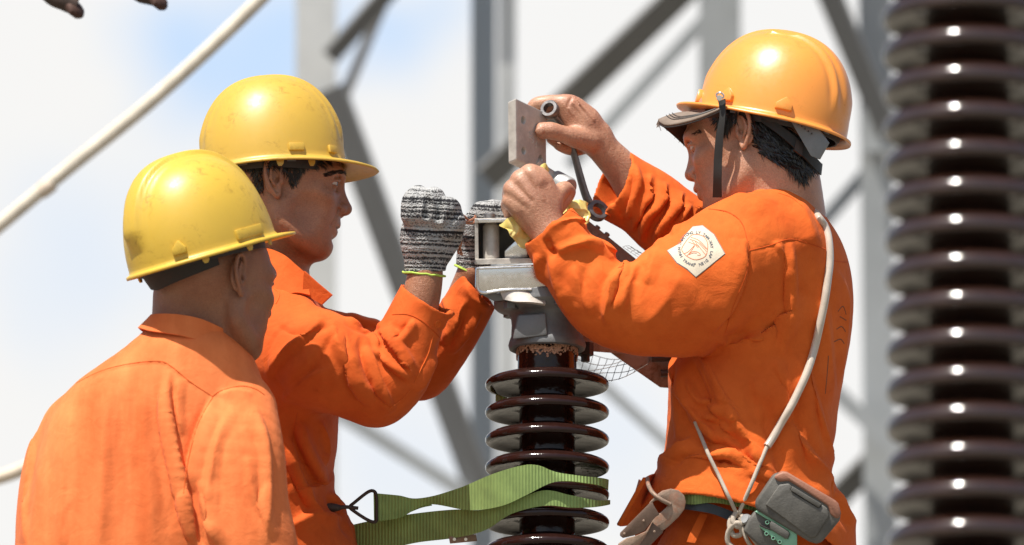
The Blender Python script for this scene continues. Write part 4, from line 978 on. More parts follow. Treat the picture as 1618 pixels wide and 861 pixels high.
# wet black hair on the nape and temple
mb = MB()
def dr(x, y): return (.75, .75) if x < 1235 else (.45, .95)
strands(mb, bv_h3, [(1184, 172), (1215, 180), (1262, 215), (1285, 245), (1275, 268), (1262, 268), (1245, 248), (1218, 240), (1196, 232), (1188, 212)], 1500, dr, 24, .75, 3.2, 11, 9, .22)
strands(mb, bv_h3, [(1188, 214), (1215, 236), (1250, 256), (1240, 262), (1200, 244), (1186, 230)], 60, (.9, .35), 30, .8, 3, 21, 9, .15)
strands(mb, bv_h3, [(1230, 238), (1270, 262), (1272, 285), (1262, 282), (1240, 262)], 260, (.5, .9), 17, .55, 1.5, 12, 6, .3)
strands(mb, bv_h3, [(1136, 160), (1166, 165), (1166, 185), (1150, 205), (1140, 215), (1134, 190)], 420, (-.25, 1), 17, .5, 1.6, 13, 5, .25)
strands(mb, bv_h3, [(1118, 168), (1136, 165), (1138, 190), (1130, 182)], 90, (-.45, .9), 15, .5, 2.2, 14, 5, .35)
rng = random.Random(5)
for i in range(46):
    x = rng.uniform(1262, 1290); y = rng.uniform(236, 268) ; p0 = P(x - 6, y - 8, w3 + rng.uniform(-30, 40)); L = rng.uniform(14, 34)
    mb.tube([p0, p0 + A([rng.uniform(-2, 7), rng.uniform(-4, 4), -L * .5]), p0 + A([rng.uniform(-4, 12), rng.uniform(-4, 4), -L])], [1.3, 1.0, .2], 4, n=3, cap=False)
mb.build('hair', HAIRM, W)
mb = MB(); strands(mb, bv_h3, [(1094, 210), (1106, 204), (1112, 207), (1100, 216)], 40, (-.9, .1), 5, .3, .5, 15); mb.build('eyebrow', HAIRM, W)
# shirt
f = Field(A([P(820, 0, w3)[0], -235, P(0, 900, w3)[2]]), A([P(1375, 0, w3)[0], 235, P(0, 225, w3)[2]]), 2.8)
rows3 = [(292, 1192, 1268, w3 - 62, w3 + 62), (312, 1168, 1280, w3 - 84, w3 + 90), (340, 1146, 1304, w3 - 104, w3 + 130), (372, 1136, 1325, w3 - 118, w3 + 160), (415, 1126, 1343, w3 - 124, w3 + 180), (470, 1112, 1350, w3 - 126, w3 + 185), (530, 1080, 1346, w3 - 122, w3 + 180), (570, 1060, 1338, w3 - 130, w3 + 175), (620, 1055, 1329, w3 - 138, w3 + 170), (680, 1053, 1320, w3 - 138, w3 + 165), (725, 1046, 1312, w3 - 150, w3 + 165), (755, 1030, 1314, w3 - 164, w3 + 170), (795, 1012, 1330, w3 - 178, w3 + 175), (835, 992, 1344, w3 - 185, w3 + 178), (890, 975, 1362, w3 - 162, w3 + 180)]
hemc, hemn = P(1021, 756, -90), A([.30, .60, -1.0]); hemn = A([-.33, .42, -1.0])
f.loft([(P(0, py, w3)[2], P(xl, py, w3)[0], P(xr, py, w3)[0], a_, b_) for py, xl, xr, a_, b_ in rows3], 10, 2.25, clip=(P(1021, 757, -125), (-.30, -.42, -1.0)), hollow=(6, 70))
# near arm
f.chain([(P(1215, 385, -50), 74), (P(1170, 400, -72), 88), (P(1118, 440, -92), 92), (P(1064, 472, -98), 87), (P(1012, 488, -98), 74), (P(960, 474, -94), 67), (P(918, 430, -88), 58), (P(888, 388, -82), 53), (P(866, 356, -76), 47.5), (P(846, 326, -68), 46)], 30,
        sq=(1, .82, 1), clip=(P(864, 358, -74), (-.62, -.05, .78)), hollow=(5, 30))
f.ell(P(988, 402, -96), (17, 90, 14), 16, 's')
f.ell(P(952, 356, -92), (24, 90, 17), 22, 's')
f.ell(P(1085, 520, -96), (44, 40, 38), 26)
# far arm, raised
f.chain([(P(1170, 390, 110), 62), (P(1110, 385, 130), 62), (P(1058, 352, 132), 60), (P(1020, 320, 130), 57), (P(985, 300, 124), 57), (P(960, 285, 116), 57), (P(930, 268, 108), 57)], 24,
        sq=(1, .85, 1), clip=(P(966, 291, 118), (-.80, -.42, .42)), hollow=(5, 38), cr=150)
st3 = [
 ([(905, 345), (930, 352), (960, 385), (985, 402)], 8, 7, 'f'), ([(878, 360), (905, 350), (930, 360), (955, 385), (972, 405)], 8, 7, 'v'), ([(870, 385), (900, 375), (930, 390), (950, 408)], 9, 7, 'r'),
 ([(862, 400), (858, 430), (868, 460)], 8, 7, 'v'), ([(875, 400), (878, 440), (905, 480)], 10, 6, 'r'), ([(1000, 420), (990, 440), (985, 470), (972, 495)], 9, 8, 'f'), ([(1020, 412), (1010, 430), (1000, 452)], 8, 6, 'v'), ([(955, 410), (938, 450), (945, 500)], 14, 6, 'f'),
 ([(1060, 400), (1045, 430), (1050, 470)], 16, 4, 'v'), ([(1070, 440), (1060, 480), (1040, 510)], 16, -4, 'r'), ([(955, 530), (1010, 545), (1070, 548), (1110, 530)], 14, 5, 'v'), ([(1020, 520), (1080, 500), (1130, 470)], 24, 5, 'r'),
 ([(1120, 330), (1150, 335), (1172, 352), (1182, 385)], 3, 2.2, 's'), ([(1183, 385), (1180, 430), (1160, 480), (1140, 530)], 6, 7, 'v'),
 ([(1182, 395), (1230, 385), (1260, 378), (1300, 392)], 3, 2.2, 's'),
 ([(1175, 540), (1220, 505), (1245, 470)], 9, 10, 'f'), ([(1150, 545), (1200, 525), (1235, 495)], 8, -8, 'r'), ([(1248, 385), (1252, 430), (1250, 500), (1235, 560)], 12, 8, 'f'), ([(1235, 385), (1240, 410), (1246, 430)], 5, 5, 'v'),
 ([(1100, 555), (1120, 600), (1150, 660), (1180, 705)], 9, 11, 'f'), ([(1078, 560), (1085, 620), (1100, 665), (1140, 710)], 9, 9, 'f'), ([(1066, 600), (1068, 650), (1075, 700)], 8, 8, 'f'),
 ([(1110, 660), (1140, 650), (1165, 665)], 9, 6, 'r'), ([(1100, 690), (1140, 690), (1180, 715), (1220, 740)], 9, 8, 'f'), ([(1045, 735), (1090, 712), (1140, 715), (1190, 735)], 9, 7, 'f'), ([(1110, 735), (1150, 728), (1180, 745)], 7, 5, 'v'),
 ([(1200, 600), (1230, 640), (1235, 690), (1260, 750)], 18, 8, 'f'), ([(1225, 560), (1262, 620), (1278, 690), (1300, 760)], 14, 9, 'f'), ([(1290, 560), (1300, 640), (1312, 720)], 12, 7, 'f'), ([(1170, 580), (1200, 640), (1210, 690)], 18, -5, 'r'),
 ([(1320, 390), (1335, 440), (1330, 500), (1318, 560)], 12, 6, 'v'), ([(1212, 690), (1190, 660), (1175, 610)], 12, 6, 'v'), ([(1310, 740), (1325, 790), (1350, 840)], 8, 9, 'f'), ([(1180, 745), (1215, 755), (1245, 770)], 7, 7, 'f'),
 ([(1000, 262), (1010, 285), (1005, 320), (992, 350)], 8, 7, 'f'), ([(1028, 275), (1040, 300), (1030, 340), (1012, 372)], 9, 9, 'f'), ([(1052, 288), (1064, 320), (1058, 350), (1035, 385)], 9, 9, 'f'), ([(1078, 310), (1084, 330), (1075, 355)], 8, 7, 'f'), ([(975, 330), (985, 345), (1005, 340)], 6, 5, 'v'),
 ([(1150, 300), (1180, 320), (1210, 340)], 14, 4, 'r'), ([(1240, 300), (1260, 330), (1275, 380)], 14, 4, 'v')]
shirt3, sV, sF, bv3 = shirt_mesh('shirt', f, st3, ORANGE, W, 1.6, 21.4, lines=[
 ([(858, 380), (876, 357), (917, 350), (948, 368), (970, 402)], 30, 7, 8), ([(878, 398), (922, 384), (958, 397), (992, 420)], 9, 16, 8), ([(866, 376), (870, 392), (880, 402)], 9, 6, -7), ([(870, 405), (880, 449), (900, 498)], 8, 22, 6), ([(846, 400), (852, 430), (862, 455)], 6, 16, 5),
 ([(1003, 414), (978, 430), (962, 456), (956, 490), (962, 515)], 8, 36, 10), ([(1021, 404), (998, 438), (984, 476), (984, 505)], 20, 20, 5), ([(1040, 392), (1030, 420), (1022, 450)], 12, 20, 4), ([(905, 420), (918, 455), (935, 500)], 26, 8, 4),
 ([(1080, 430), (1050, 480), (1010, 520)], 40, 40, 4), ([(1178, 377), (1174, 428), (1158, 476), (1122, 528)], 50, 6, 7), ([(1256, 460), (1232, 512), (1180, 533), (1130, 540)], 8, 60, 10),
 ([(1249, 381), (1253, 450), (1250, 505), (1232, 570)], 60, 8, 8), ([(1224, 381), (1230, 396), (1240, 408)], 6, 14, 5), ([(1106, 552), (1130, 612), (1160, 672), (1203, 735), (1228, 750)], 7, 70, 11), ([(1058, 568), (1076, 618), (1106, 668), (1140, 705)], 7, 26, 9),
 ([(1084, 596), (1106, 630), (1128, 638), (1150, 664)], 20, 7, 8), ([(1104, 656), (1136, 662), (1164, 690)], 16, 7, 7), ([(1036, 738), (1068, 712), (1098, 690)], 30, 6, 8), ([(1072, 733), (1107, 719), (1150, 716), (1187, 732), (1226, 748)], 34, 6, 9), ([(1132, 731), (1146, 726), (1160, 733)], 8, 5, -6),
 ([(1246, 665), (1276, 712), (1303, 752), (1314, 800)], 44, 8, 9), ([(1270, 560), (1290, 640), (1307, 712), (1318, 750)], 30, 8, 8), ([(1225, 560), (1240, 620), (1246, 665)], 40, 14, 5), ([(1300, 470), (1308, 560), (1314, 640)], 26, 12, 5), ([(1318, 420), (1336, 470), (1332, 540), (1322, 620)], 20, 8, 5),
 ([(1318, 770), (1334, 810), (1362, 856)], 24, 7, 8), ([(1226, 756), (1262, 790), (1290, 830)], 24, 8, 5), ([(1190, 590), (1200, 640), (1196, 690)], 30, 30, 4),
 ([(1002, 258), (1010, 290), (1000, 325), (990, 352)], 26, 6, 6), ([(1028, 274), (1027, 304), (1012, 332), (1002, 368)], 22, 6, 9), ([(1053, 287), (1044, 322), (1026, 346), (1014, 384)], 18, 6, 9), ([(1079, 302), (1068, 332), (1050, 360), (1032, 388)], 20, 6, 9), ([(1092, 322), (1078, 348), (1062, 372)], 16, 6, 6), ([(966, 320), (975, 336), (990, 344)], 16, 6, 4),
 ([(1140, 300), (1180, 312), (1230, 320)], 30, 20, 3), ([(1262, 318), (1276, 350), (1290, 390)], 30, 12, 4)], zones=[(900, 400, 75, 70, 50, 17, 6), (985, 455, 70, 75, 70, 24, 6), (1070, 470, 80, 70, 110, 30, 4), (1020, 325, 75, 65, 75, 17, 7), (1120, 660, 90, 75, 35, 20, 8), (1100, 725, 100, 34, 12, 17, 6), (1180, 560, 90, 60, 130, 28, 6), (1275, 640, 150, 60, 80, 26, 7), (1180, 430, 70, 60, 100, 26, 4), (1300, 460, 110, 55, 80, 24, 5), (1250, 790, 90, 60, 55, 20, 6)])
for q, r_ in (([(1120, 330), (1150, 335), (1172, 352), (1182, 385)], .9), ([(1183, 387), (1180, 430), (1160, 480), (1146, 525)], .9), ([(1183, 396), (1215, 388), (1248, 378), (1280, 385), (1305, 394)], .9),
              ([(848, 352), (862, 340), (885, 332), (905, 334), (925, 350)], .8), ([(1318, 412), (1335, 414), (1348, 413)], .8), ([(1230, 305), (1250, 312), (1268, 326)], .7)): seam(shirt3, INNER, bv3, q, r_, -.1)
l_ = seam(shirt3, ORANGE, bv3, [(976, 246), (1000, 262), (1008, 285), (1000, 310)], .8, .4)
INKM = flat_mat('faded_ink', (.22, .07, .03), .9)
for q in ([(1324, 492), (1332, 484), (1337, 497)], [(1327, 500), (1337, 506)], [(1322, 520), (1330, 516), (1336, 524)], [(1318, 540), (1328, 536), (1334, 543)], [(1309, 562), (1307, 590), (1304, 622)]): seam(shirt3, INKM, bv3, q, 1.0, -.3, name='faded_print')
button(shirt3, bv3, 960, 340, 6.5, ORANGE)
collar(shirt3, [P(1168, 312, w3 - 70), P(1200, 290, w3 - 62), P(1232, 281, w3 - 30), P(1256, 290, w3 + 10), P(1262, 305, w3 + 45)],
       [P(1172, 322, w3 - 84), P(1205, 308, w3 - 92), P(1246, 308, w3 - 62), P(1280, 322, w3 - 8), P(1284, 340, w3 + 50)], ORANGE, 3.5)
# the front tail of the shirt hanging open below the near hem
mb = MB(); mb.strip([P(1060, 752, 70), P(1036, 748, 20), P(1020, 754, -60), P(1016, 762, -20), P(1012, 758, 40)], [P(1050, 800, 60), P(1020, 822, 20), P(979, 830, -20), P(985, 822, 0), P(1000, 800, 40)], 3, 6); mb.build('shirt_tail', ORANGE, shirt3)
# helmet, cap brim under it, chin strap, nape adjuster
h3R = Rm(180 - 15, -13); Oh = P(1219, 197, w3)
hat3 = helmet(W, Oh, h3R, 122, 104, 148, ORG3, peak=36, lugs=(('tri', 62, 15, 13), ('tri', 108, 15, 15), ('tri', 20, 15, 10)), ridges='s', droop=-9, peakw=1.5, flr=9, loops=False)
Th = lambda c: Oh + h3R @ A(c, float)
mb = MB(); mb.prism([Th((-52, 84, -3)), Th((-88, 74, 2)), Th((-112, 56, -22)), Th((-104, 60, -52)), Th((-92, 66, -50))], h3R @ A([-2, -5, 0.])); mb.build('nape_adjuster', flat_mat('light_grey_plastic', (.17, .18, .19), .4), hat3, bevel=1)
for i in range(5):
    c = Th((-66 - i * 5.5, 83 - i * 2.4, -6 - i * 2.5)); MB().lathe([(.01, 2.5), (1.1, 2.5), (1.3, -1)], c, h3R @ A([-.3, .95, 0]), 10).build('adjuster_hole', DARKPL, hat3)
mb = MB(); mb.strip([Th((-5, 88, -2)), Th((-40, 82, -14)), Th((-72, 62, -30)), Th((-88, 30, -42)), Th((-92, 0, -46)), Th((-86, -36, -42))], [Th((-8, 88, -14)), Th((-43, 82, -30)), Th((-74, 62, -48)), Th((-90, 30, -60)), Th((-94, 0, -64)), Th((-88, -36, -60))], 3.5)
mb.build('nape_strap', BLACK, hat3)
mb = MB(); mb.strip([Th((-64, 70, -27)), Th((-76, 62, -33))], [Th((-66, 72, -46)), Th((-78, 64, -52))], 5, 3); mb.build('buckle', DARKIRON, hat3)
# cloth cap: crown edge below the shell, drooping worn peak
Tc = lambda c: O3 + R3 @ A(c, float)
mb = MB(); q = np.linspace(-2.6, 2.6, 27)
mb.strip([Th((100 * math.cos(t) - 2, 88 * math.sin(t), 14)) for t in q], [Th((97 * math.cos(t) - 4, 84 * math.sin(t), -13 - 5 * math.cos(t))) for t in q], 3, 2)
cap = mb.build('cloth_cap', CAPDARK, W)
n_ = 21; V = []; F = []
E0 = [(1140, 178, -48), (1120, 180, -44), (1106, 178, -20), (1098, 176, 20), (1098, 180, 60), (1104, 190, 95)]
E1 = [(1140, 170, -58), (1098, 187, -68), (1054, 196, -50), (1040, 188, 6), (1064, 208, 64), (1098, 240, 92)]
E0 = catmull([P(*q) for q in E0], 6); E1 = catmull([P(*q) for q in E1], 6)
mb = MB(); N_ = len(E0); M_ = 10
for s_ in (0, 1):
    for i in range(N_):
        for j in range(M_):
            t = j / (M_ - 1); p = E0[i] * (1 - t) + E1[i] * t + A([0, 0, 7 * math.sin(PI * t) * .6 - 3.2 * s_]); V.append(p)
for s_ in (0, 1):
    for i in range(N_ - 1):
        for j in range(M_ - 1):
            a0 = s_ * N_ * M_ + i * M_ + j; fq = (a0, a0 + 1, a0 + M_ + 1, a0 + M_); F.append(fq if s_ else fq[::-1])
for i in range(N_ - 1):
    for j in (0, M_ - 1): a0 = i * M_ + j; F.append((a0, a0 + M_, a0 + M_ + N_ * M_, a0 + N_ * M_))
for j in range(M_ - 1):
    for i in (0, N_ - 1): a0 = i * M_ + j; F.append((a0, a0 + 1, a0 + 1 + N_ * M_, a0 + N_ * M_))
o = mk('cap_peak', A(V), F, KHAKI, cap); fix_normals(o)
V2 = [A(v) - A([0, 0, 4.2]) * (1 if i < len(V) // 2 else .75) for i, v in enumerate(V)]
o = mk('cap_peak_lining', A(V2), F, CAPDARK, cap); fix_normals(o)
mb = MB()
for i in range(9):
    p = P(1040 + random.uniform(0, 5), 188 + random.uniform(-2, 8), -20 + random.uniform(-20, 40)); mb.tube([p, p + A([-2, 0, -4]), p + A([random.uniform(-5, 3), 0, random.uniform(-12, -4)])], [.7, .6, .3], 4, n=2); mb.build('frayed_thread', KHAKI, cap); mb = MB()
for i in range(8):
    t = random.random(); p = E1[int(18 + t * 11)]; mb.tube([p, p + A([-2, 0, -3]), p + A([random.uniform(-4, 1), 0, random.uniform(-8, -3)])], [.7, .5, .3], 4, n=2); mb.build('frayed_thread', KHAKI, cap); mb = MB()
for k_ in (.62, .7, .78):
    mb = MB(); mb.tube([E0[i] * (1 - k_) + E1[i] * k_ + A([0, 0, 9 * math.sin(PI * k_) * .6 + .3]) for i in range(2, 24)], .6, 4, smooth=False); mb.build('stitching', DARKPL, cap)
mb = MB(); mb.strip([P(1146, 156, -62), P(1146, 182, -68), P(1143, 215, -66), P(1141, 250, -62), P(1140, 280, -60), P(1140, 312, -50)], [P(1134, 156, -58), P(1137, 182, -62), P(1131, 215, -62), P(1128, 250, -60), P(1127, 280, -56), P(1126, 312, -44)], 1.6, 6)
mb.build('chin_strap', BLACK, W)
mb = MB(); mb.tube([P(1132, 150, -66), P(1138, 146, -70), P(1144, 152, -68), P(1138, 158, -66)], 1.6, 8, 5, True); mb.lathe([(.01, 2), (4, 2), (5, 0), (5, -2)], P(1137, 155, -70), (0, -1, 0), 14); mb.build('strap_clip', BRIGHT, W)
# sleeve badge
base = [(1055, 396), (1077, 384), (1083, 372), (1095, 359), (1110, 357), (1128, 371), (1145, 401), (1099.5, 437.5), (1086, 425), (1070, 415)]
def drape(poly, lift, step=3.0):
    """fill a photo polygon with a small quad grid lying on the sleeve"""
    bm = bmesh.new(); vs_ = [bm.verts.new((x, y, 0)) for x, y in poly]; bm.faces.new(vs_)
    bmesh.ops.triangulate(bm, faces=bm.faces)
    for _ in range(5):
        es = [e for e in bm.edges if e.calc_length() > step]
        if not es: break
        bmesh.ops.subdivide_edges(bm, edges=es, cuts=1); bmesh.ops.triangulate(bm, faces=bm.faces)
    out_, nn_ = [], []
    for v in bm.verts:
        l, n = hit(bv3, v.co.x, v.co.y)
        out_.append(l + n * lift); nn_.append(n)
    bm.verts.index_update(); fs = [tuple(v.index for v in f_.verts) for f_ in bm.faces]; be = [tuple(v.index for v in e.verts) for e in bm.edges if e.is_boundary]; bm.free(); n = len(out_)
    V = out_ + [p - q * .8 for p, q in zip(out_, nn_)]
    return V, fs + [tuple(i + n for i in f_[::-1]) for f_ in fs] + [(a_, b_, b_ + n, a_ + n) for a_, b_ in be]
def inflate(poly, d):
    c = A(poly).mean(0); return [tuple(c + (A(p) - c) * (1 + d / np.linalg.norm(A(p) - c))) for p in poly]
V, F = drape(inflate(base, 1.2), .5); bo = mk('badge_edge', A(V), F, PATCHB, shirt3, False); fix_normals(bo)
V, F = drape(base, 1.1); bg_ = mk('badge', A(V), F, PATCHW, shirt3, False); fix_normals(bg_)
def line(parent, pts, r, m, name, lift=1.4, closed=False):
    Q = catmull(A(pts, float), 6, closed); L = []
    for x, y in Q:
        l, n = hit(bv3, x, y); L.append(l + n * lift)
    if closed: L.append(L[0])
    return MB().tube(L, r, 4, smooth=False).build(name, m, parent)
em = MB()
def eline(pts, closed=False, r=.42):
    Q = catmull(A(pts, float), 5, closed) if len(pts) > 2 else A([A(pts[0]) + (A(pts[1]) - A(pts[0])) * t for t in np.linspace(0, 1, 6)], float); L = []
    for x, y in Q:
        l, n = hit(bv3, x, y); L.append(l + n * 1.3)
    if closed: L.append(L[0])
    em.tube(L, r, 4, smooth=False)
S_ = lambda x, y: (1050 + x / 9.06, 350 + y / 9.06)
eline([S_(*q) for q in ((470, 192), (560, 220), (612, 300), (615, 400), (590, 490), (520, 535), (430, 548), (330, 505), (270, 450), (250, 395), (290, 320), (350, 240), (400, 200))], True, .5)
for q in (((380, 232), (500, 280), (612, 400)), ((365, 262), (470, 300), (600, 430)), ((345, 300), (430, 330), (480, 345)), ((480, 345), (540, 420), (590, 480)), ((395, 280), (480, 380)), ((430, 345), (350, 430), (285, 465)), ((435, 350), (380, 430), (325, 495)), ((350, 470), (400, 435), (470, 440), (510, 470), (505, 488), (470, 482)), ((350, 478), (410, 455), (460, 458)), ((440, 290), (490, 370)), ((500, 300), (600, 400))): eline([S_(*p) for p in q])
em.build('badge_emblem', PATCHR, bg_)
def letters(txt, a0, step, rad, size, inward, m):
    """one mesh of lettering on an arc round the emblem; inward: feet towards the centre"""
    cx, cy = S_(448, 392); mb = MB()
    for i, chh in enumerate(txt):
        if chh == ' ': continue
        cu = bpy.data.curves.new('t', 'FONT'); cu.body = chh; cu.size = size; cu.align_x = 'CENTER'; cu.resolution_u = 2; cu.offset = .16
        to = bpy.data.objects.new('t', cu); col.objects.link(to); dg = bpy.context.evaluated_depsgraph_get(); me = to.evaluated_get(dg).to_mesh()
        a_ = math.radians(a0 + step * i); c_, s_ = math.cos(a_), math.sin(a_)          # angle clockwise from the top of the photo
        V = []
        for v in me.vertices:
            x, y = v.co.x, v.co.y - size * .35
            if inward: rx, ry = math.sin(a_), -math.cos(a_); tx, ty = math.cos(a_), math.sin(a_)
            else: rx, ry = -math.sin(a_), math.cos(a_); tx, ty = -math.cos(a_), -math.sin(a_)
            ox, oy = (math.sin(a_) * rad, -math.cos(a_) * rad)
            px_, py_ = cx + ox + tx * x + rx * y, cy + oy + ty * x + ry * y
            l, n = hit(bv3, px_, py_); V.append(l + n * 1.5)
        mb.add(V, [tuple(p.vertices) for p in me.polygons]); to.to_mesh_clear() if False else None
        bpy.data.objects.remove(to); bpy.data.curves.remove(cu)
    return mb.build('badge_lettering', m, bg_, smooth=False, fix=False)
letters('BETONG LY TAM-XAY LAP DIEN', -58, 8.9, 25.6, 6.2, True, PATCHT)
letters('TRANG NINH C', 222 - 8, 9.2, 25.8, 6.0, False, PATCHT) if False else letters('C NINH TRANG', 288, -9.0, 25.8, 6.0, False, PATCHT)
l, n = hit(bv3, *S_(436, 606)); MB().lathe([(.01, .6), (1.1, .6), (1.1, -.4)], l + n * 1.3, n, 10).build('badge_dot', PATCHT, bg_)
# trousers, belts
f = Field(A([P(975, 0, w3)[0], -150, P(0, 1060, w3)[2]]), A([P(1385, 0, w3)[0], 230, P(0, 775, w3)[2]]), 5)
f.loft([(P(0, py, w3)[2], P(xl, py, w3)[0], P(xr, py, w3)[0], a_, b_) for py, xl, xr, a_, b_ in [(790, 1082, 1300, w3 - 96, w3 + 140), (815, 1068, 1312, w3 - 102, w3 + 150), (861, 1040, 1325, w3 - 110, w3 + 155), (930, 1020, 1335, w3 - 118, w3 + 160), (1050, 1010, 1340, w3 - 122, w3 + 160)]], 10, 2.3)
tr3, tV, tF, bvt = shirt_mesh('trousers', f, [([(1060, 830), (1100, 845), (1150, 850)], 10, 5, 'r'), ([(1110, 818), (1100, 861)], 7, 3, 'r')], ORANGE, W, 3, 5.5)
mb = MB(); mb.strip([P(1118, 813, -84), P(1104, 845, -92), P(1098, 858, -94)], [P(1106, 811, -84), P(1090, 843, -92), P(1085, 856, -94)], 2.5, 5); mb.build('belt_loop', ORANGE, tr3)
mb = MB(); mb.strip([P(1062, 788, 40), P(1075, 786, -40), P(1092, 789, -104), P(1130, 798, -112), P(1170, 812, -112), P(1240, 830, -102)], [P(1060, 806, 40), P(1072, 804, -42), P(1092, 806, -106), P(1128, 812, -115), P(1168, 828, -115), P(1240, 850, -106)], 4); mb.build('waist_belt', BELT, W)
mb = MB(); mb.strip([P(1060, 772, 40), P(1070, 770, -44), P(1090, 772, -108), P(1125, 777, -114), P(1160, 786, -114), P(1240, 800, -108)], [P(1060, 792, 40), P(1070, 792, -46), P(1092, 797, -110), P(1125, 794, -117), P(1160, 799, -117), P(1240, 820, -110)], 3); mb.build('safety_belt', GREENW, W)
# ================================================================== post insulator with its cap
def world_axis_profile(mb, prof, cx, py, w, seg=64): return mb.lathe(prof, P(cx, py, w), WZ, seg)
def insulator(name, label, cx, py_top, w, pitch, n, R, rc, m, neck=None, k=1.0):
    base = P(cx, py_top, w); t = thing(name, label, 'insulator', Vector(fw(base - WZ * n * pitch)[0]))
    o = MB().lathe([(.01, 30 * k)] + [(rc, 30 * k), (rc, -n * pitch - 60)] + [(.01, -n * pitch - 60)], base, WZ, 48).build('core', m, t)
    first = None
    for i in range(n):
        c = base - WZ * pitch * i
        if first is None:
            a = R
            q = .74 if k < 1.5 else k
            prof = [(rc - 2, 17 * q), (rc + 4 * q, 13 * q), (rc + 12 * q, 9 * q), (a * .74, 5 * q), (a * .86, 1 * q), (a * .94, -3.5 * q), (a * .98, -8 * q), (a, -13 * q), (a * .998, -18 * q), (a * .985, -22 * q), (a * .96, -24 * q), (a * .93, -22.5 * q), (a * .89, -17.5 * q), (a * .80, -12.5 * q), (rc + 20 * q, -8 * q), (rc + 10 * q, -7 * q), (rc + 3 * q, -9 * q), (rc - 2, -12 * q)]
            first = MB().lathe(prof, c, WZ, 96).build('shed', m, t, angle=80); f0 = c
        else:
            s2 = first.copy(); col.objects.link(s2); s2.parent = t; s2.location = first.location + Vector(fw(c)[0] - fw(f0)[0])
    return t
CX = 864.5
ins = insulator('post_insulator', 'brown glazed post insulator wrapped by the green strap, between the workers', CX, 597, 0, 44.25, 13, 98, 44, PORC)
# neck above the top shed, and grit cemented round it
MB().lathe([(45, -26), (46, -12), (47, 0), (46.5, 26), (48, 46), (40, 52)], P(CX, 588, 0), WZ, 64).build('neck', PORC, ins)
mb = MB(); rng = random.Random(3); ax = WZ; u_ = np.cross(ax, A([0, 1, 0.])); u_ /= np.linalg.norm(u_); v_ = np.cross(ax, u_)
bm_ = bmesh.new(); bmesh.ops.create_icosphere(bm_, subdivisions=1, radius=1); sv = A([v.co[:] for v in bm_.verts]); sf = [tuple(v.index for v in q.verts) for q in bm_.faces]; bm_.free()
for i in range(900):
    a_ = rng.uniform(0, 2 * PI); h = 32 + rng.gauss(0, 4.2) + 4 * math.sin(a_ * 3); r = rng.uniform(1.1, 2.4)
    c = P(CX, 588, 0) + ax * h + (u_ * math.cos(a_) + v_ * math.sin(a_)) * 47.5; mb.add(c + sv * r, sf)
g_ = mb.build('cement_grit', RUBBLE, ins, smooth=True, fix=False); g_['kind'] = 'stuff'
# cast cap
cap_ = thing('insulator_cap', 'cast grey metal cap with flared shoulders bolted on top of the post insulator', 'metal cap', pw(CX, 545, 0))
MB().lathe([(46, -2), (56, -6), (60, -4), (61.5, 2), (60, 8), (57, 16), (56, 34), (57, 44), (62, 52), (80, 60), (84, 64), (84, 78), (81, 81), (30, 83), (.01, 83)], P(CX, 548, 0), WZ, 64).build('cap_body', CAST, cap_)
MB().lathe([(61, 0), (61, 14), (.01, 14)], P(CX, 466, 0), WZ, 6)
for a_ in (205, 255, 330, 30, 110):
    a_ = math.radians(a_); c = P(CX, 487, 0) + (u_ * math.cos(a_) + v_ * math.sin(a_)) * 66
    MB().lathe([(.01, 0), (12, 0), (12, 10), (.01, 10)], c + WZ * -8, WZ, 6).build('bolt', CAST, cap_, angle=20)
# raised rib faces of the casting
for (x0, x1) in ((812, 862),):
    mb = MB(); mb.prism([P(x0 + 6, 497, -52), P(x1, 494, -58), P(x1 + 3, 530, -62), P(x0 - 2, 536, -56)], A([0, 18, 0])); mb.build('cast_rib', CAST, cap_, bevel=3)
# terminal box: open frame with rollers above a bright folded tray
tb = thing('terminal_box', 'open metal frame with a roller above a bright folded tray, on the cap', 'metal bracket', pw(800, 460, 0))
def plate_px(name, m, parent, poly, w, dep, bevel=.8, dw=None):
    mb = MB(); mb.prism([P(x, y, w if dw is None else w + dw * (x - 750)) for x, y in poly], A([0, dep, 0])); return mb.build(name, m, parent, bevel=bevel, smooth=False)
# frame: left wall, top, right wall, shelf (front faces thin, 70 mm deep)
plate_px('frame_side', ALU, tb, [(750, 347), (755.5, 346), (756.5, 414), (750.5, 416)], -52, 80)
plate_px('frame_top', ALU, tb, [(750, 345), (886, 343), (886, 350), (750, 352.5)], -54, 84)
plate_px('frame_side', ALU, tb, [(878, 344), (886, 344), (886, 414), (878, 414)], -52, 80)
plate_px('frame_shelf', ALU, tb, [(750, 409), (886, 407), (886, 415), (750, 418)], -56, 88)
plate_px('frame_back', CAST, tb, [(756, 350), (878, 350), (878, 410), (756, 410)], 22, 4)
plate_px('frame_lip', BRIGHT, tb, [(753, 346.5), (800, 346), (800, 350.5), (757, 352)], -60, 5)
mb = MB(); mb.prism([P(800, 343, 20), P(752, 346.5, -52), P(886, 343.2, -52), P(886, 341, 20)], A([0, 0, -2]));
mb = MB(); mb.lathe([(.01, 29), (9, 29), (12.8, 25), (13, 22), (13, -26), (12, -30), (.01, -30)], P(776, 382, -30), WZ, 32); mb.build('roller', ALU, tb)
mb = MB(); mb.prism([P(797, 409, -30), P(834, 407, -34), P(834, 372, -34), P(816, 378, -30), P(797, 396, -30)], A([0, 40, 0])); mb.build('wedge_block', BRIGHT, tb, bevel=1.5)
MB().lathe([(.01, 8), (7, 8), (9, 6), (9, -4)], P(774, 345, -20), WZ, 18).build('rivet', STEEL, tb)
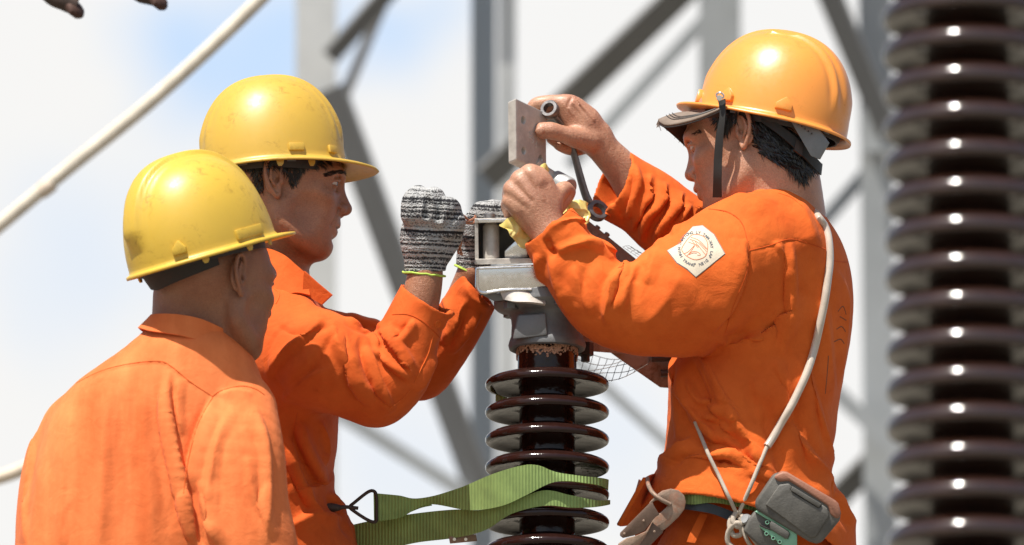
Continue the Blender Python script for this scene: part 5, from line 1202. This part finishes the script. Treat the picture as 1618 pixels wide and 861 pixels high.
# tray: folded sheet
mb = MB()
fr = [(751, 421), (832, 418), (890, 417), (890, 458), (835, 460), (800, 461), (768, 465), (757, 464), (750.5, 455)]
mb.prism([P(x, y, -62) for x, y in fr], A([0, 100, 0])); tray = mb.build('tray', BRIGHT, tb, bevel=4)
mb = MB(); mb.tube([P(753, 424, -63), P(832, 421, -63), P(888, 420, -63)], 1.8, 8, smooth=False); mb.build('tray_fold', BRIGHT, tb)
mb = MB(); mb.tube([P(754, 426, -63), P(754, 452, -63), P(759, 461, -63), P(771, 462, -63), P(800, 458, -63), P(840, 457, -63)], 2.0, 8, 4); mb.build('tray_fold', BRIGHT, tb)
mb = MB(); mb.strip([P(790, 461, -58), P(812, 457, -62), P(838, 462, -62), P(862, 470, -58)], [P(795, 473, -60), P(812, 476, -70), P(838, 477, -72), P(862, 480, -66)], 5, 6); mb.build('weld_bead', ALU, tb)
mb = MB(); mb.prism([P(758, 464, -50), P(800, 463, -50), P(800, 474, -50), P(781, 476, -50)], A([0, 90, 0])); mb.build('tray_foot', CAST, tb, bevel=1)
# copper pigtails between the gloved hands
bw = thing('copper_wires', 'short frayed copper wires held between the two gloved hands', 'wire', pw(733, 380, 0))
for pts in ([(726, 336, -40), (734, 342, -20), (742, 348, 0), (752, 343, 10)], [(727, 340, -38), (736, 350, -18), (745, 347, 2)], [(729, 345, -30), (737, 352, -10), (748, 352, 4), (751, 340, 10)], [(725, 372, -40), (729, 384, -34), (724, 398, -34), (731, 402, -32)], [(722, 378, -44), (727, 392, -38), (729, 401, -30)]):
    mb = MB(); mb.tube([P(*p) for p in pts], 1.9, 6, 6); mb.build('wire', BRAID, bw)
# ================================================================== flat terminal plate held up by the right-hand worker
tp = thing('terminal_plate', 'thick aluminium plate with drilled holes, held between thumb and finger', 'metal plate', pw(838, 265, 90))
pTL, pTR, pBL, pTH = P(815, 155, 10), P(863, 178, 80), P(816, 252, 10), P(802, 159, 18)
mb = MB(); a_, b_, c_ = pTR - pTL, pBL - pTL, pTH - pTL + A([0, 0, -2]); mb.hexa(pTL, a_, b_, c_); pl_ = mb.build('plate', ALU, None, bevel=1.8, smooth=False)
nrm = np.cross(a_, b_); nrm /= np.linalg.norm(nrm)
for (hx, hy) in ((.24, .30), (.24, .80), (.80, .80), (.80, .30)):
    cc = pTL + a_ * hx + b_ * hy; co_ = MB().lathe([(.01, -60), (6.6, -60), (6.6, 60), (.01, 60)], cc, nrm, 24).build('cutter', None, None)
    bake(pl_, [('BOOLEAN', dict(object=co_, operation='DIFFERENCE', solver='EXACT'))]); bpy.data.objects.remove(co_)
pl_.parent = tp; pl_.location = pl_.location - tp.location
mb = MB()
for i in range(3):   # stamped figures
    c0 = pTL + a_ * (.42 + .10 * i) + b_ * (.50 + .05 * i) - nrm * (.2 if nrm[1] > 0 else -.2); ua, ub = a_ / np.linalg.norm(a_), b_ / np.linalg.norm(b_)
    mb.tube([c0 + ua * x - ub * y for x, y in ((0, 4), (3, 5), (4, 2), (2, 0), (4, -2), (3, -5), (0, -4))], .7, 5, 4)
mb.build('stamped_number', ALU, tp)
mb = MB(); mb.lathe([(.01, -12), (15, -12), (17, -10), (17, 22), (15, 25), (9, 25), (9, 8), (.01, 8)], P(884, 289, 74), A([.55, -.62, -.3]), 32); mb.build('stud_boss', GALV, tp)
mb = MB(); mb.tube([P(846, 256, 62), P(858, 270, 70), P(876, 284, 82)], [9, 10, 12], 16, 5); mb.build('neck', ALU, tp)
# ================================================================== ring spanner
sw_ = thing('ring_spanner', 'worn steel double ring spanner hanging through the raised bare hand', 'wrench', pw(910, 260, 88))
def ring(c, n, ro, ri, th): return MB().lathe([(ri, -th), (ro - 1, -th), (ro, -th + 1.5), (ro, th - 1.5), (ro - 1, th), (ri, th), (ri - 1.2, 0), (ri, -th)], c, n, 36)
ring(P(869, 173, 76), (-.35, -.85, .38), 14.5, 9.0, 6.5).build('ring_head', STEEL, sw_)
ring(P(944, 333, 96), (.35, -.8, .42), 17, 10.5, 6.5).build('ring_head', STEEL, sw_)
mb = MB(); mb.tube([P(876, 184, 80), P(888, 198, 92), P(898, 218, 100), P(906, 240, 102), P(922, 298, 100), P(930, 318, 98), P(937, 324, 97)], [6, 6.5, 6.5, 7, 8, 8, 6], 12, 5, sqz=.62); mb.build('handle', STEEL, sw_)
# ================================================================== yellow film
yf = thing('yellow_plastic_film', 'crumpled thin yellow plastic film tucked round the fitting under the bare hand', 'plastic film', pw(850, 360, 0))
def crumple(pts_t, pts_b, seed, amp=5):
    mb = MB(); mb.strip(pts_t, pts_b, .5, 7); o = mb.build('film_fold', YFILM, yf, angle=None)
    bake(o, [('SUBSURF', dict(levels=1, render_levels=1, subdivision_type='SIMPLE'))])
    for v in o.data.vertices:
        q = v.co * 45 + Vector((seed, 0, 0)); n = noise.noise_vector(q) * amp * .0011 + noise.noise_vector(q * 2.4) * amp * .00035; v.co += n
    o.data.polygons.foreach_set('use_smooth', [True] * len(o.data.polygons)); o.data.set_sharp_from_angle(angle=math.radians(22)); return o
crumple([P(790, 352, -66), P(806, 345, -60), P(824, 342, -54), P(842, 350, -50)], [P(793, 358, -70), P(808, 376, -72), P(824, 390, -66), P(838, 386, -56)], 1, 7)
crumple([P(896, 322, -10), P(910, 314, -16), P(926, 318, -14), P(934, 322, 0)], [P(898, 345, -4), P(912, 352, -20), P(926, 354, -16), P(932, 344, -6)], 5, 8)
crumple([P(848, 268, 30), P(858, 262, 26), P(868, 272, 30)], [P(850, 300, 20), P(862, 300, 20), P(872, 292, 26)], 9, 6)
crumple([P(850, 350, 0), P(880, 330, 0), P(900, 322, 0)], [P(850, 380, 0), P(880, 370, 0), P(905, 350, 0)], 3, 6)
# ================================================================== channel arm and mesh behind the right-hand man
ch_ = thing('steel_channel', 'rust-brown steel channel arm sloping behind the right-hand man', 'steel beam', pw(990, 480, 190))
def channel(name, m, parent, p0, p1, hgt, fl, th=7, w=0):
    d = p1 - p0; L = np.linalg.norm(d); d /= L; up = A([0, 0, 1.0]) - d * d[2]; up /= np.linalg.norm(up); n = np.cross(d, up)
    if n[1] > 0: n = -n
    sec = [(0, 0), (fl, 0), (fl, th), (th, th), (th, hgt - th), (fl, hgt - th), (fl, hgt), (0, hgt)]
    mb = MB(); mb.prism([p0 + n * -x - up * y for x, y in sec], d * L); return mb.build(name, m, parent, bevel=1.2, smooth=False), d, up, n
bo_, d_, u3, n3 = channel('web', BEAMM, ch_, P(912, 334, 150), P(1110, 494, 190), 128, 46)
for x, y in ((943, 358), (958, 369)):
    MB().lathe([(.01, 5), (3, 5), (4.5, 4), (4.5, -2)], P(x, y + 3, 165), u3, 10).build('bolt', BEAMM, ch_)
mb = MB(); mb.prism([P(905, 500, 60), P(985, 500, 120), P(985, 559, 120), P(905, 553, 60)], A([0, 30, 0])); mb.build('flange_plate', BEAMM, ch_, bevel=1)
mb = MB(); mb.prism([P(950, 540, 120), P(1090, 540, 190), P(1100, 605, 190), P(1056, 613, 180), P(1043, 612, 175), P(967, 559, 125)], A([0, 12, 0])); mb.build('gusset', BEAMM, ch_, bevel=1)
for x, y in ((1030, 566), (1044, 590)):
    mb = MB(); mb.tube([P(x, y, 150), P(x + 40, y - 2, 150)], 6, 8, smooth=False); mb.build('bolt', DARKIRON, ch_)
MB().lathe([(.01, -24), (7, -24), (7, -14), (13, -14), (13, 6), (.01, 6)], P(925, 548, 40), WZ, 6).build('hex_bolt', DARKIRON, ch_, angle=20)
wm = thing('wire_mesh', 'sagging sheet of thin wire netting hanging under the steel channel', 'wire mesh', pw(960, 580, 150))
def meshpt(a, b):   # a along 0..1, b away 0..1
    x = 896 + 158 * a; y = 577 + 26 * b - 44 * (a ** 3) * .9 + 8 * math.sin(a * 3.1) * (1 - b) + 3 * math.sin(a * 9 + b * 3)
    return P(x - 8 * b, y - 0, 230 - 110 * b)
mb = MB()
for i in range(13): mb.tube([meshpt(i / 14, b) for b in np.linspace(-.9, 1.08, 8)], .55, 4, 2, cap=False)
for j in range(5): mb.tube([meshpt(a, b) for a in np.linspace(0, .86, 13) for b in [-.9 + j * .475]], .55, 4, 2, cap=False)
mb.build('netting', DARKIRON, wm, fix=False)
mb = MB()
for i in range(12): mb.tube([P(984 + i * 6, 390 + i * 4.2, 210), P(994 + i * 6, 388 + i * 3.4, 210), P(1004 + i * 6.4, 396 + i * 3.9, 210)], .3, 4, 2, cap=False)
for j in range(3): mb.tube([P(984 + j * 6, 390 - j * .5 , 210), P(1040 + j * 6, 428 - j, 210), P(1070 + j * 4, 448, 210)], .3, 4, 2, cap=False)
mb.build('netting', DARKIRON, wm, fix=False)
# ================================================================== green safety strap round the insulator
gs = thing('safety_strap', 'green webbing safety strap looped round the insulator, clipped on the left', 'strap', pw(700, 800, -20))
def band(name, T_, B_, m=GREENW, th=2.2, n=8): mb = MB(); mb.strip([P(*q) for q in T_], [P(*q) for q in B_], th, n); return mb.build(name, m, gs, angle=60)
band('webbing', [(590, 779, -20), (630, 783, -22), (664, 788, -26), (725, 771, -71), (778, 749, -128), (822, 736, -150), (848, 735, -154), (880, 746, -152), (920, 752, -130), (950, 755, -92), (962, 758, -38), (952, 758, 22), (915, 758, 62)],
     [(591, 823, -20), (632, 818, -18), (676, 797, -26), (740, 806, -85), (790, 800, -134), (830, 783, -152), (868, 764, -154), (895, 760, -151), (925, 763, -130), (952, 768, -92), (961, 776, -38), (952, 776, 22), (915, 776, 62)])
band('webbing', [(596, 812, 4), (630, 806, 2), (660, 799, -6), (680, 795, -14)], [(598, 826, 4), (634, 815, 2), (664, 803, -6), (682, 799, -14)])
band('webbing', [(530, 836, 60), (580, 824, 30), (650, 812, 0), (717, 805, -37), (757, 806, -84), (800, 796, -128), (857, 775, -146), (900, 782, -140), (940, 790, -104), (964, 790, -38), (952, 790, 22), (915, 790, 62)],
     [(540, 884, 60), (590, 874, 30), (655, 858, 0), (717, 850, -37), (765, 838, -90), (808, 812, -130), (860, 799, -148), (905, 802, -141), (942, 801, -104), (964, 797, -38), (952, 797, 22), (915, 797, 62)])
mb = MB(); mb.tube([P(553, 801, -20), P(560, 794, -20), P(582, 777, -20), P(592, 777, -20), P(595, 788, -20), P(595, 812, -20), P(594, 824, -20), P(582, 822, -20), P(560, 808, -20)], 2.8, 10, 5, True); mb.build('triangle_ring', DARKIRON, gs)
mb = MB(); mb.tube([P(430, 802, -30), P(446, 800, -30), P(470, 801, -28), P(490, 802, -27)], [3.2, 3.4, 3.6, 4], 10, 4); mb.tube([P(488, 802, -27), P(495, 802, -27), P(525, 802, -25), P(538, 802, -24)], [4, 7, 7, 4], 12, 3)
mb.tube([P(536, 802, -24), P(548, 801, -22), P(566, 803, -20)], [3.6, 3.2, 3], 10, 3); mb.build('snap_hook', DARKIRON, gs)
mb = MB(); mb.tube([P(446, 796, -30), P(453, 808, -36), P(448, 824, -34), P(438, 816, -30), P(438, 800, -30)], 5, 10, 5, True); mb.build('hook_eye', DARKIRON, gs)
mb = MB(); mb.hexa(P(709, 848, -36), P(752, 844, -40) - P(709, 848, -36), P(711, 859, -36) - P(709, 848, -36), A([0, 6, 0])); mb.build('buckle', RUSTY, gs, bevel=1)
for x in (718, 736): MB().lathe([(.01, 1.2), (2.6, 1.2), (2.6, -1)], P(x, 852, -39), (0, -1, 0), 12).build('buckle_hole', BRIGHT, gs)
band('webbing', [(783, 622, 40), (790, 625, 20), (800, 628, 10)], [(783, 636, 40), (790, 637, 20), (800, 638, 10)])
# ================================================================== hose-covered rope over the right-hand man's shoulder, holding the tool
rp = thing('shoulder_rope', 'grey rope in a clear hose slung over the right-hand man\'s shoulder', 'rope', pw(1240, 640, -90))
def on3(px, py, lift, wdef=-95):
    l, n = hit(bv3, px, py); return (l + A([0, -lift, 0])) if l is not None else P(px, py, wdef)
hose = [P(1284, 331, 8)] + [on3(x, y, 6) for x, y in ((1292, 342), (1303, 358), (1309, 378), (1311, 410), (1308, 440), (1303, 475), (1296, 510), (1287, 550), (1275, 588), (1262, 617), (1248, 645), (1233, 670), (1222, 690), (1212, 705))]
MB().tube(hose, 6.4, 14, 5).build('hose', TUBE, rp)
MB().tube([hose[-1], on3(1198, 738, 6), on3(1184, 772, 8), P(1167, 812, -136)], 3.3, 10, 6).build('rope', ROPE, rp)
MB().tube([on3(1098, 666, 2), on3(1105, 683, 5), on3(1119, 717, 6), on3(1135, 750, 8), on3(1150, 782, 10), P(1164, 812, -138)], 3.1, 10, 6).build('rope', ROPE, rp)
mb = MB(); mb.tube([P(1164, 808, -138), P(1158, 822, -146), P(1166, 832, -148), P(1176, 822, -146), P(1170, 814, -134), P(1156, 818, -130), P(1153, 832, -136), P(1160, 846, -142), P(1172, 842, -144), P(1166, 826, -150), P(1152, 838, -142), P(1150, 856, -138), P(1160, 866, -138)], 4.2, 10, 7); mb.build('knot', ROPE, rp)
mb = MB(); mb.tube([P(1168, 818, -142), P(1178, 836, -146), P(1190, 852, -148), P(1206, 872, -142)], 3.3, 8, 6); mb.build('rope', ROPE, rp)
mb = MB(); mb.tube([P(1170, 824, -146), P(1176, 842, -150), P(1182, 856, -150), P(1196, 876, -142)], 3.3, 8, 6); mb.build('rope', ROPE, rp)
# ================================================================== cordless tool: battery block and housing
ct = thing('cordless_tool', 'dusty grey and green cordless power tool hanging at the man\'s hip', 'power tool', pw(1255, 830, -140))
def toolpt(x, y, w): return P(1140 + x / 6.571, 730 + y / 6.571, w)
def slab(name, m, poly, w, dep, bevel=1.5, parent=None): mb = MB(); mb.prism([toolpt(x, y, w) for x, y in poly], A([0, dep, 0])); return mb.build(name, m, parent or ct, bevel=bevel, angle=50)
bat = slab('battery', TOOLG, [(545, 130), (640, 105), (700, 118), (1190, 410), (1240, 560), (1225, 610), (1040, 835), (985, 850), (915, 830), (370, 500), (350, 440), (365, 390)], -180, 62, 4)
slab('battery_end_cap', TOOLR, [(545, 168), (570, 128), (640, 100), (690, 108), (1185, 400), (1215, 430), (1245, 540), (1215, 590), (1180, 580), (1130, 545), (1105, 455), (700, 195), (600, 205)], -183, 60, 3)
slab('battery_face', TOOLG, [(455, 445), (600, 235), (700, 222), (740, 260), (720, 290), (770, 330), (1010, 480), (1045, 440), (1100, 480), (1120, 560), (985, 770), (930, 790), (860, 740)], -184, 10, 2)
slab('name_plate', TOOLG, [(735, 250), (1040, 435), (1010, 475), (718, 295)], -186, 6, 1)
slab('housing', TOOLG, [(350, 505), (500, 560), (790, 745), (785, 900), (420, 900), (225, 720), (275, 610)], -170, 60, 4)
slab('housing_trim', TOOLGR, [(345, 515), (370, 503), (480, 545), (785, 738), (785, 880), (650, 880), (400, 680), (395, 655), (500, 690), (690, 800), (712, 745), (690, 715), (500, 610)], -174, 10, 1.2)
slab('latch', TOOLG, [(520, 610), (690, 715), (712, 745), (690, 800), (660, 795), (505, 700), (500, 640)], -179, 10, 2)
for x, y in ((475, 626), (467, 742), (537, 788), (604, 828)):
    o = MB().lathe([(2.0, -1), (2.2, 1.5), (3.2, 1.5), (3.4, -1)], toolpt(x, y, -175), (0, -1, 0), 14).build('screw_hole', TOOLGR, ct)
    MB().lathe([(.01, .8), (2.1, .8), (2.1, -1)], toolpt(x, y, -175), (0, -1, 0), 12).build('screw', DARKPL, o)
slab('vent_slot', DARKPL, [(395, 645), (500, 690), (512, 712), (400, 668)], -176, 5, .5)
mb = MB(); mb.lathe([(.01, 8), (7, 8), (8.5, 4), (8.5, -12)], toolpt(270, 600, -150), (-.6, -.7, .3), 20); mb.build('hanging_eye', GALV, ct)
# ================================================================== big snap hook at the belt
GATEM = metal_mat('brown_gate_steel', (.17, .11, .08), .6, .3, .25, .6, 70, 500)
bh = thing('scaffold_hook', 'big rusty scaffold hook hanging at the right-hand man\'s belt', 'hook', pw(1040, 820, -140))
def hk(x, y, w): return P(960 + x / 6.574, 730 + y / 6.574, w)
outer = [(430, 430), (500, 350), (570, 300), (660, 278), (740, 295), (795, 345), (815, 410), (800, 490), (740, 570), (640, 665), (570, 720), (440, 861), (380, 960), (100, 960), (110, 850), (200, 790), (290, 770), (400, 720), (450, 640), (500, 560), (545, 530), (600, 480), (640, 440), (640, 410), (600, 400), (540, 395), (500, 400), (470, 420)]
mb = MB(); mb.prism([hk(x, y, -148) for x, y in outer], A([0, 16, 0])); hko = mb.build('hook_body', RUSTY, bh, bevel=1.6)
gate = [(440, 425), (468, 418), (480, 450), (540, 545), (500, 570), (440, 640), (385, 715), (270, 765), (160, 790), (128, 765), (130, 735), (160, 705)]
mb = MB(); mb.prism([hk(x, y, -162) for x, y in gate], A([0, 5, 0])); mb.build('gate', GATEM, bh, bevel=.8)
mb = MB(); mb.prism([hk(x, y, -153) for x, y in ((465, 625), (580, 725), (450, 861), (300, 960), (260, 960), (390, 780), (430, 700))], A([0, 5, 0])); mb.build('side_plate', GATEM, bh, bevel=.6)
for x, y in ((375, 610), (175, 745), (487, 722)): MB().lathe([(.01, 1.6), (1.6, 1.2), (2.1, 0), (2.1, -2)], hk(x, y, -164), (0, -1, 0), 14).build('rivet', RUSTY, bh)
mb = MB(); mb.tube([hk(415, 170, -60), hk(425, 240, -95), hk(470, 320, -142), hk(550, 385, -152), hk(650, 440, -148)], 3.4, 10, 6); mb.build('ring', RUSTY, bh)
# ================================================================== second insulator, farther back on the right
WI = 4200; kI = 1 + WI / D0
insulator('rear_insulator', 'tall dark brown insulator column standing out of focus at the right edge', 1528, -50, WI, 58.7 * kI / cp, 19, 135 * kI, 66 * kI, PORC2, k=1.75)
# ================================================================== lattice tower
WT = 6200
tw = thing('lattice_tower', 'grey galvanised lattice steel structure behind the workers', 'tower', (pw(800, 430, WT).x, pw(800, 430, WT).y, 0))
def angle_bar(name, m, x0, y0, x1, y1, wpx, w0=WT, w1=None, flip=1, depth=None, roll=0):
    w1 = w0 if w1 is None else w1; k = 1 + w0 / D0
    a = P(x0, y0, w0); b = P(x1, y1, w1); d = b - a; L = np.linalg.norm(d); d /= L; s = np.cross(d, A([0, 1.0, 0])); s /= np.linalg.norm(s); n = np.cross(s, d); n /= np.linalg.norm(n)
    if n[1] < 0: n = -n
    if roll:
        r_ = math.radians(roll)
        if s[2] > 0: s = -s
        s, n = s * math.cos(r_) + n * math.sin(r_), n * math.cos(r_) - s * math.sin(r_); wpx = wpx / math.cos(r_); flip = 1; depth = 1
    W_ = wpx * k; t_ = max(8, W_ * .09); dp = (depth or W_ * .9)
    sec = [(-W_ / 2, 0), (W_ / 2, 0), (W_ / 2, dp), (W_ / 2 - t_, dp), (W_ / 2 - t_, t_), (-W_ / 2, t_)]
    mb = MB(); mb.prism([a + s * flip * x + n * y for x, y in sec], d * L); return mb.build(name, m, tw, smooth=False)
def post(x0, y0, x1, y1, parts, m):  angle_bar('leg', m, x0, y0, x1, y1, parts)
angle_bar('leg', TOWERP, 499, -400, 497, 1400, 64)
def folded(name, m, xs, ws, th=14):
    mb = MB()
    top = [P(x, -400, w) for x, w in zip(xs, ws)]; n_ = len(top); sh = A([0, th, 0]); poly = top + [q + sh for q in top[::-1]]
    mb.prism(poly, P(xs[0] - 2, 1400, ws[0]) - P(xs[0], -400, ws[0])); return mb.build(name, m, tw, smooth=False)
folded('leg', TOWERM, (745, 784), (WT, WT + 110))
folded('leg', TOWERP, (788, 816), (WT - 30, WT - 22))  # right flange in paler steel: its sunlit side is put into the colour
angle_bar('leg', TOWERM, 1138, -400, 1137, 1400, 66)
angle_bar('leg', TOWERM, 1378, -400, 1398, 1400, 52)
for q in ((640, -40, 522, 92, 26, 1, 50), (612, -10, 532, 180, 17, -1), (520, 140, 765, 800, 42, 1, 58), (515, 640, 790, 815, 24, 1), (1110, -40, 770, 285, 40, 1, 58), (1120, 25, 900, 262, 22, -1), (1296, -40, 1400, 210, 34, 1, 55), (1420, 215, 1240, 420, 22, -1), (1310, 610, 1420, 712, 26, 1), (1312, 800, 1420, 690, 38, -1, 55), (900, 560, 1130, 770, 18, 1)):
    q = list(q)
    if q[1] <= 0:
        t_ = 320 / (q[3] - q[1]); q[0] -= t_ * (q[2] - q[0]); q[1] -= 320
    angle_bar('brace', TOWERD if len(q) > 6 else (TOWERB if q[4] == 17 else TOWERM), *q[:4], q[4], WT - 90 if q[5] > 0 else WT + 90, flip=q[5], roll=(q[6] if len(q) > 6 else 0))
for x, y in ((765, 800), (1395, 205)):
    k = 1 + WT / D0; mb = MB(); c = P(x, y, WT - 60); s = 34 * k; mb.prism([c + A([-s, 0, -s]), c + A([s, 0, -s]), c + A([s, 0, s]), c + A([-s, 0, s])], A([0, 12, 0])); mb.build('gusset_plate', TOWERM, tw, smooth=False)
# ================================================================== pipe busbar crossing top left, and fittings over it
WP = 2600
pb = thing('busbar_tube', 'pale tubular conductor slanting up behind the yellow hard hats', 'conductor', pw(200, 200, WP))
mb = MB(); kp = 1 + WP / D0; mb.tube([P(-1100, 1150, WP), P(-560, 780, WP), P(-260, 560, WP), P(-60, 404, WP), P(100, 272, WP), P(250, 150, WP), P(410, 0, WP), P(560, -160, WP), P(1000, -620, WP), P(1500, -1200, WP)], 11.5 * kp, 20, 6); mb.build('tube', flat_mat('cream_cable', (.60, .54, .44), .6), pb)
mb = MB(); mb.tube([P(62, 305, WP), P(72, 297, WP), P(84, 289, WP)], [12 * kp, 13.5 * kp, 12 * kp], 16, 3); mb.build('joint', flat_mat('cream_joint', (.55, .46, .36), .6), pb)
p2 = thing('lower_conductor', 'short pale conductor end low at the left edge beside the orange sleeve', 'conductor', pw(0, 750, WP))
mb = MB(); mb.tube([P(-1200, 960, WP), P(-600, 880, WP), P(-200, 800, WP), P(-40, 765, WP), P(60, 730, WP), P(220, 640, WP)], 11 * kp, 18, 5); mb.build('tube', flat_mat('cream_cable_low', (.60, .50, .38), .6), p2)
WR = 900
for nm, lb, pts, cx_, cy_ in (('clamp', 'rusty brown bolted clamp end at the top left corner', [(-420, -760, 12), (-60, -210, 12), (40, -60, 12), (75, -6, 15), (104, 6, 20), (122, 12, 21)], 118, 14), ('clamp', 'dark clamp end cut off by the top edge above the pale cable', [(-250, -760, 12), (90, -210, 12), (190, -60, 12), (214, -10, 14), (236, -2, 17), (252, 0, 17)], 250, 1)):
    t = thing(nm, lb, 'clamp', pw(cx_, cy_, WR), 'rusty clamps along the top edge')
    MB().tube([P(x, y - 4, WR) for x, y, r in pts], [r * .62 for x, y, r in pts], 14, 5, sqz=1.4).build('clamp_body', DARKIRON, t)
    MB().lathe([(.01, 9), (11, 9), (18, 5), (20, 0), (18, -6), (.01, -8)], P(cx_, cy_, WR), A([.5, -.3, .5]), 8).build('bolt_head', metal_mat(nm + '_rust', (.075, .038, .028), .7, .3), t)
# ------------------------------------------------------------------ ground far below
me = bpy.data.meshes.new('ground'); me.from_pydata([(-1500, -1500, 0), (1500, -1500, 0), (1500, 1500, 0), (-1500, 1500, 0)], [], [(0, 1, 2, 3)]); me.materials.append(GROUNDM)
gr_ = bpy.data.objects.new('ground', me); col.objects.link(gr_); gr_['kind'] = 'structure'
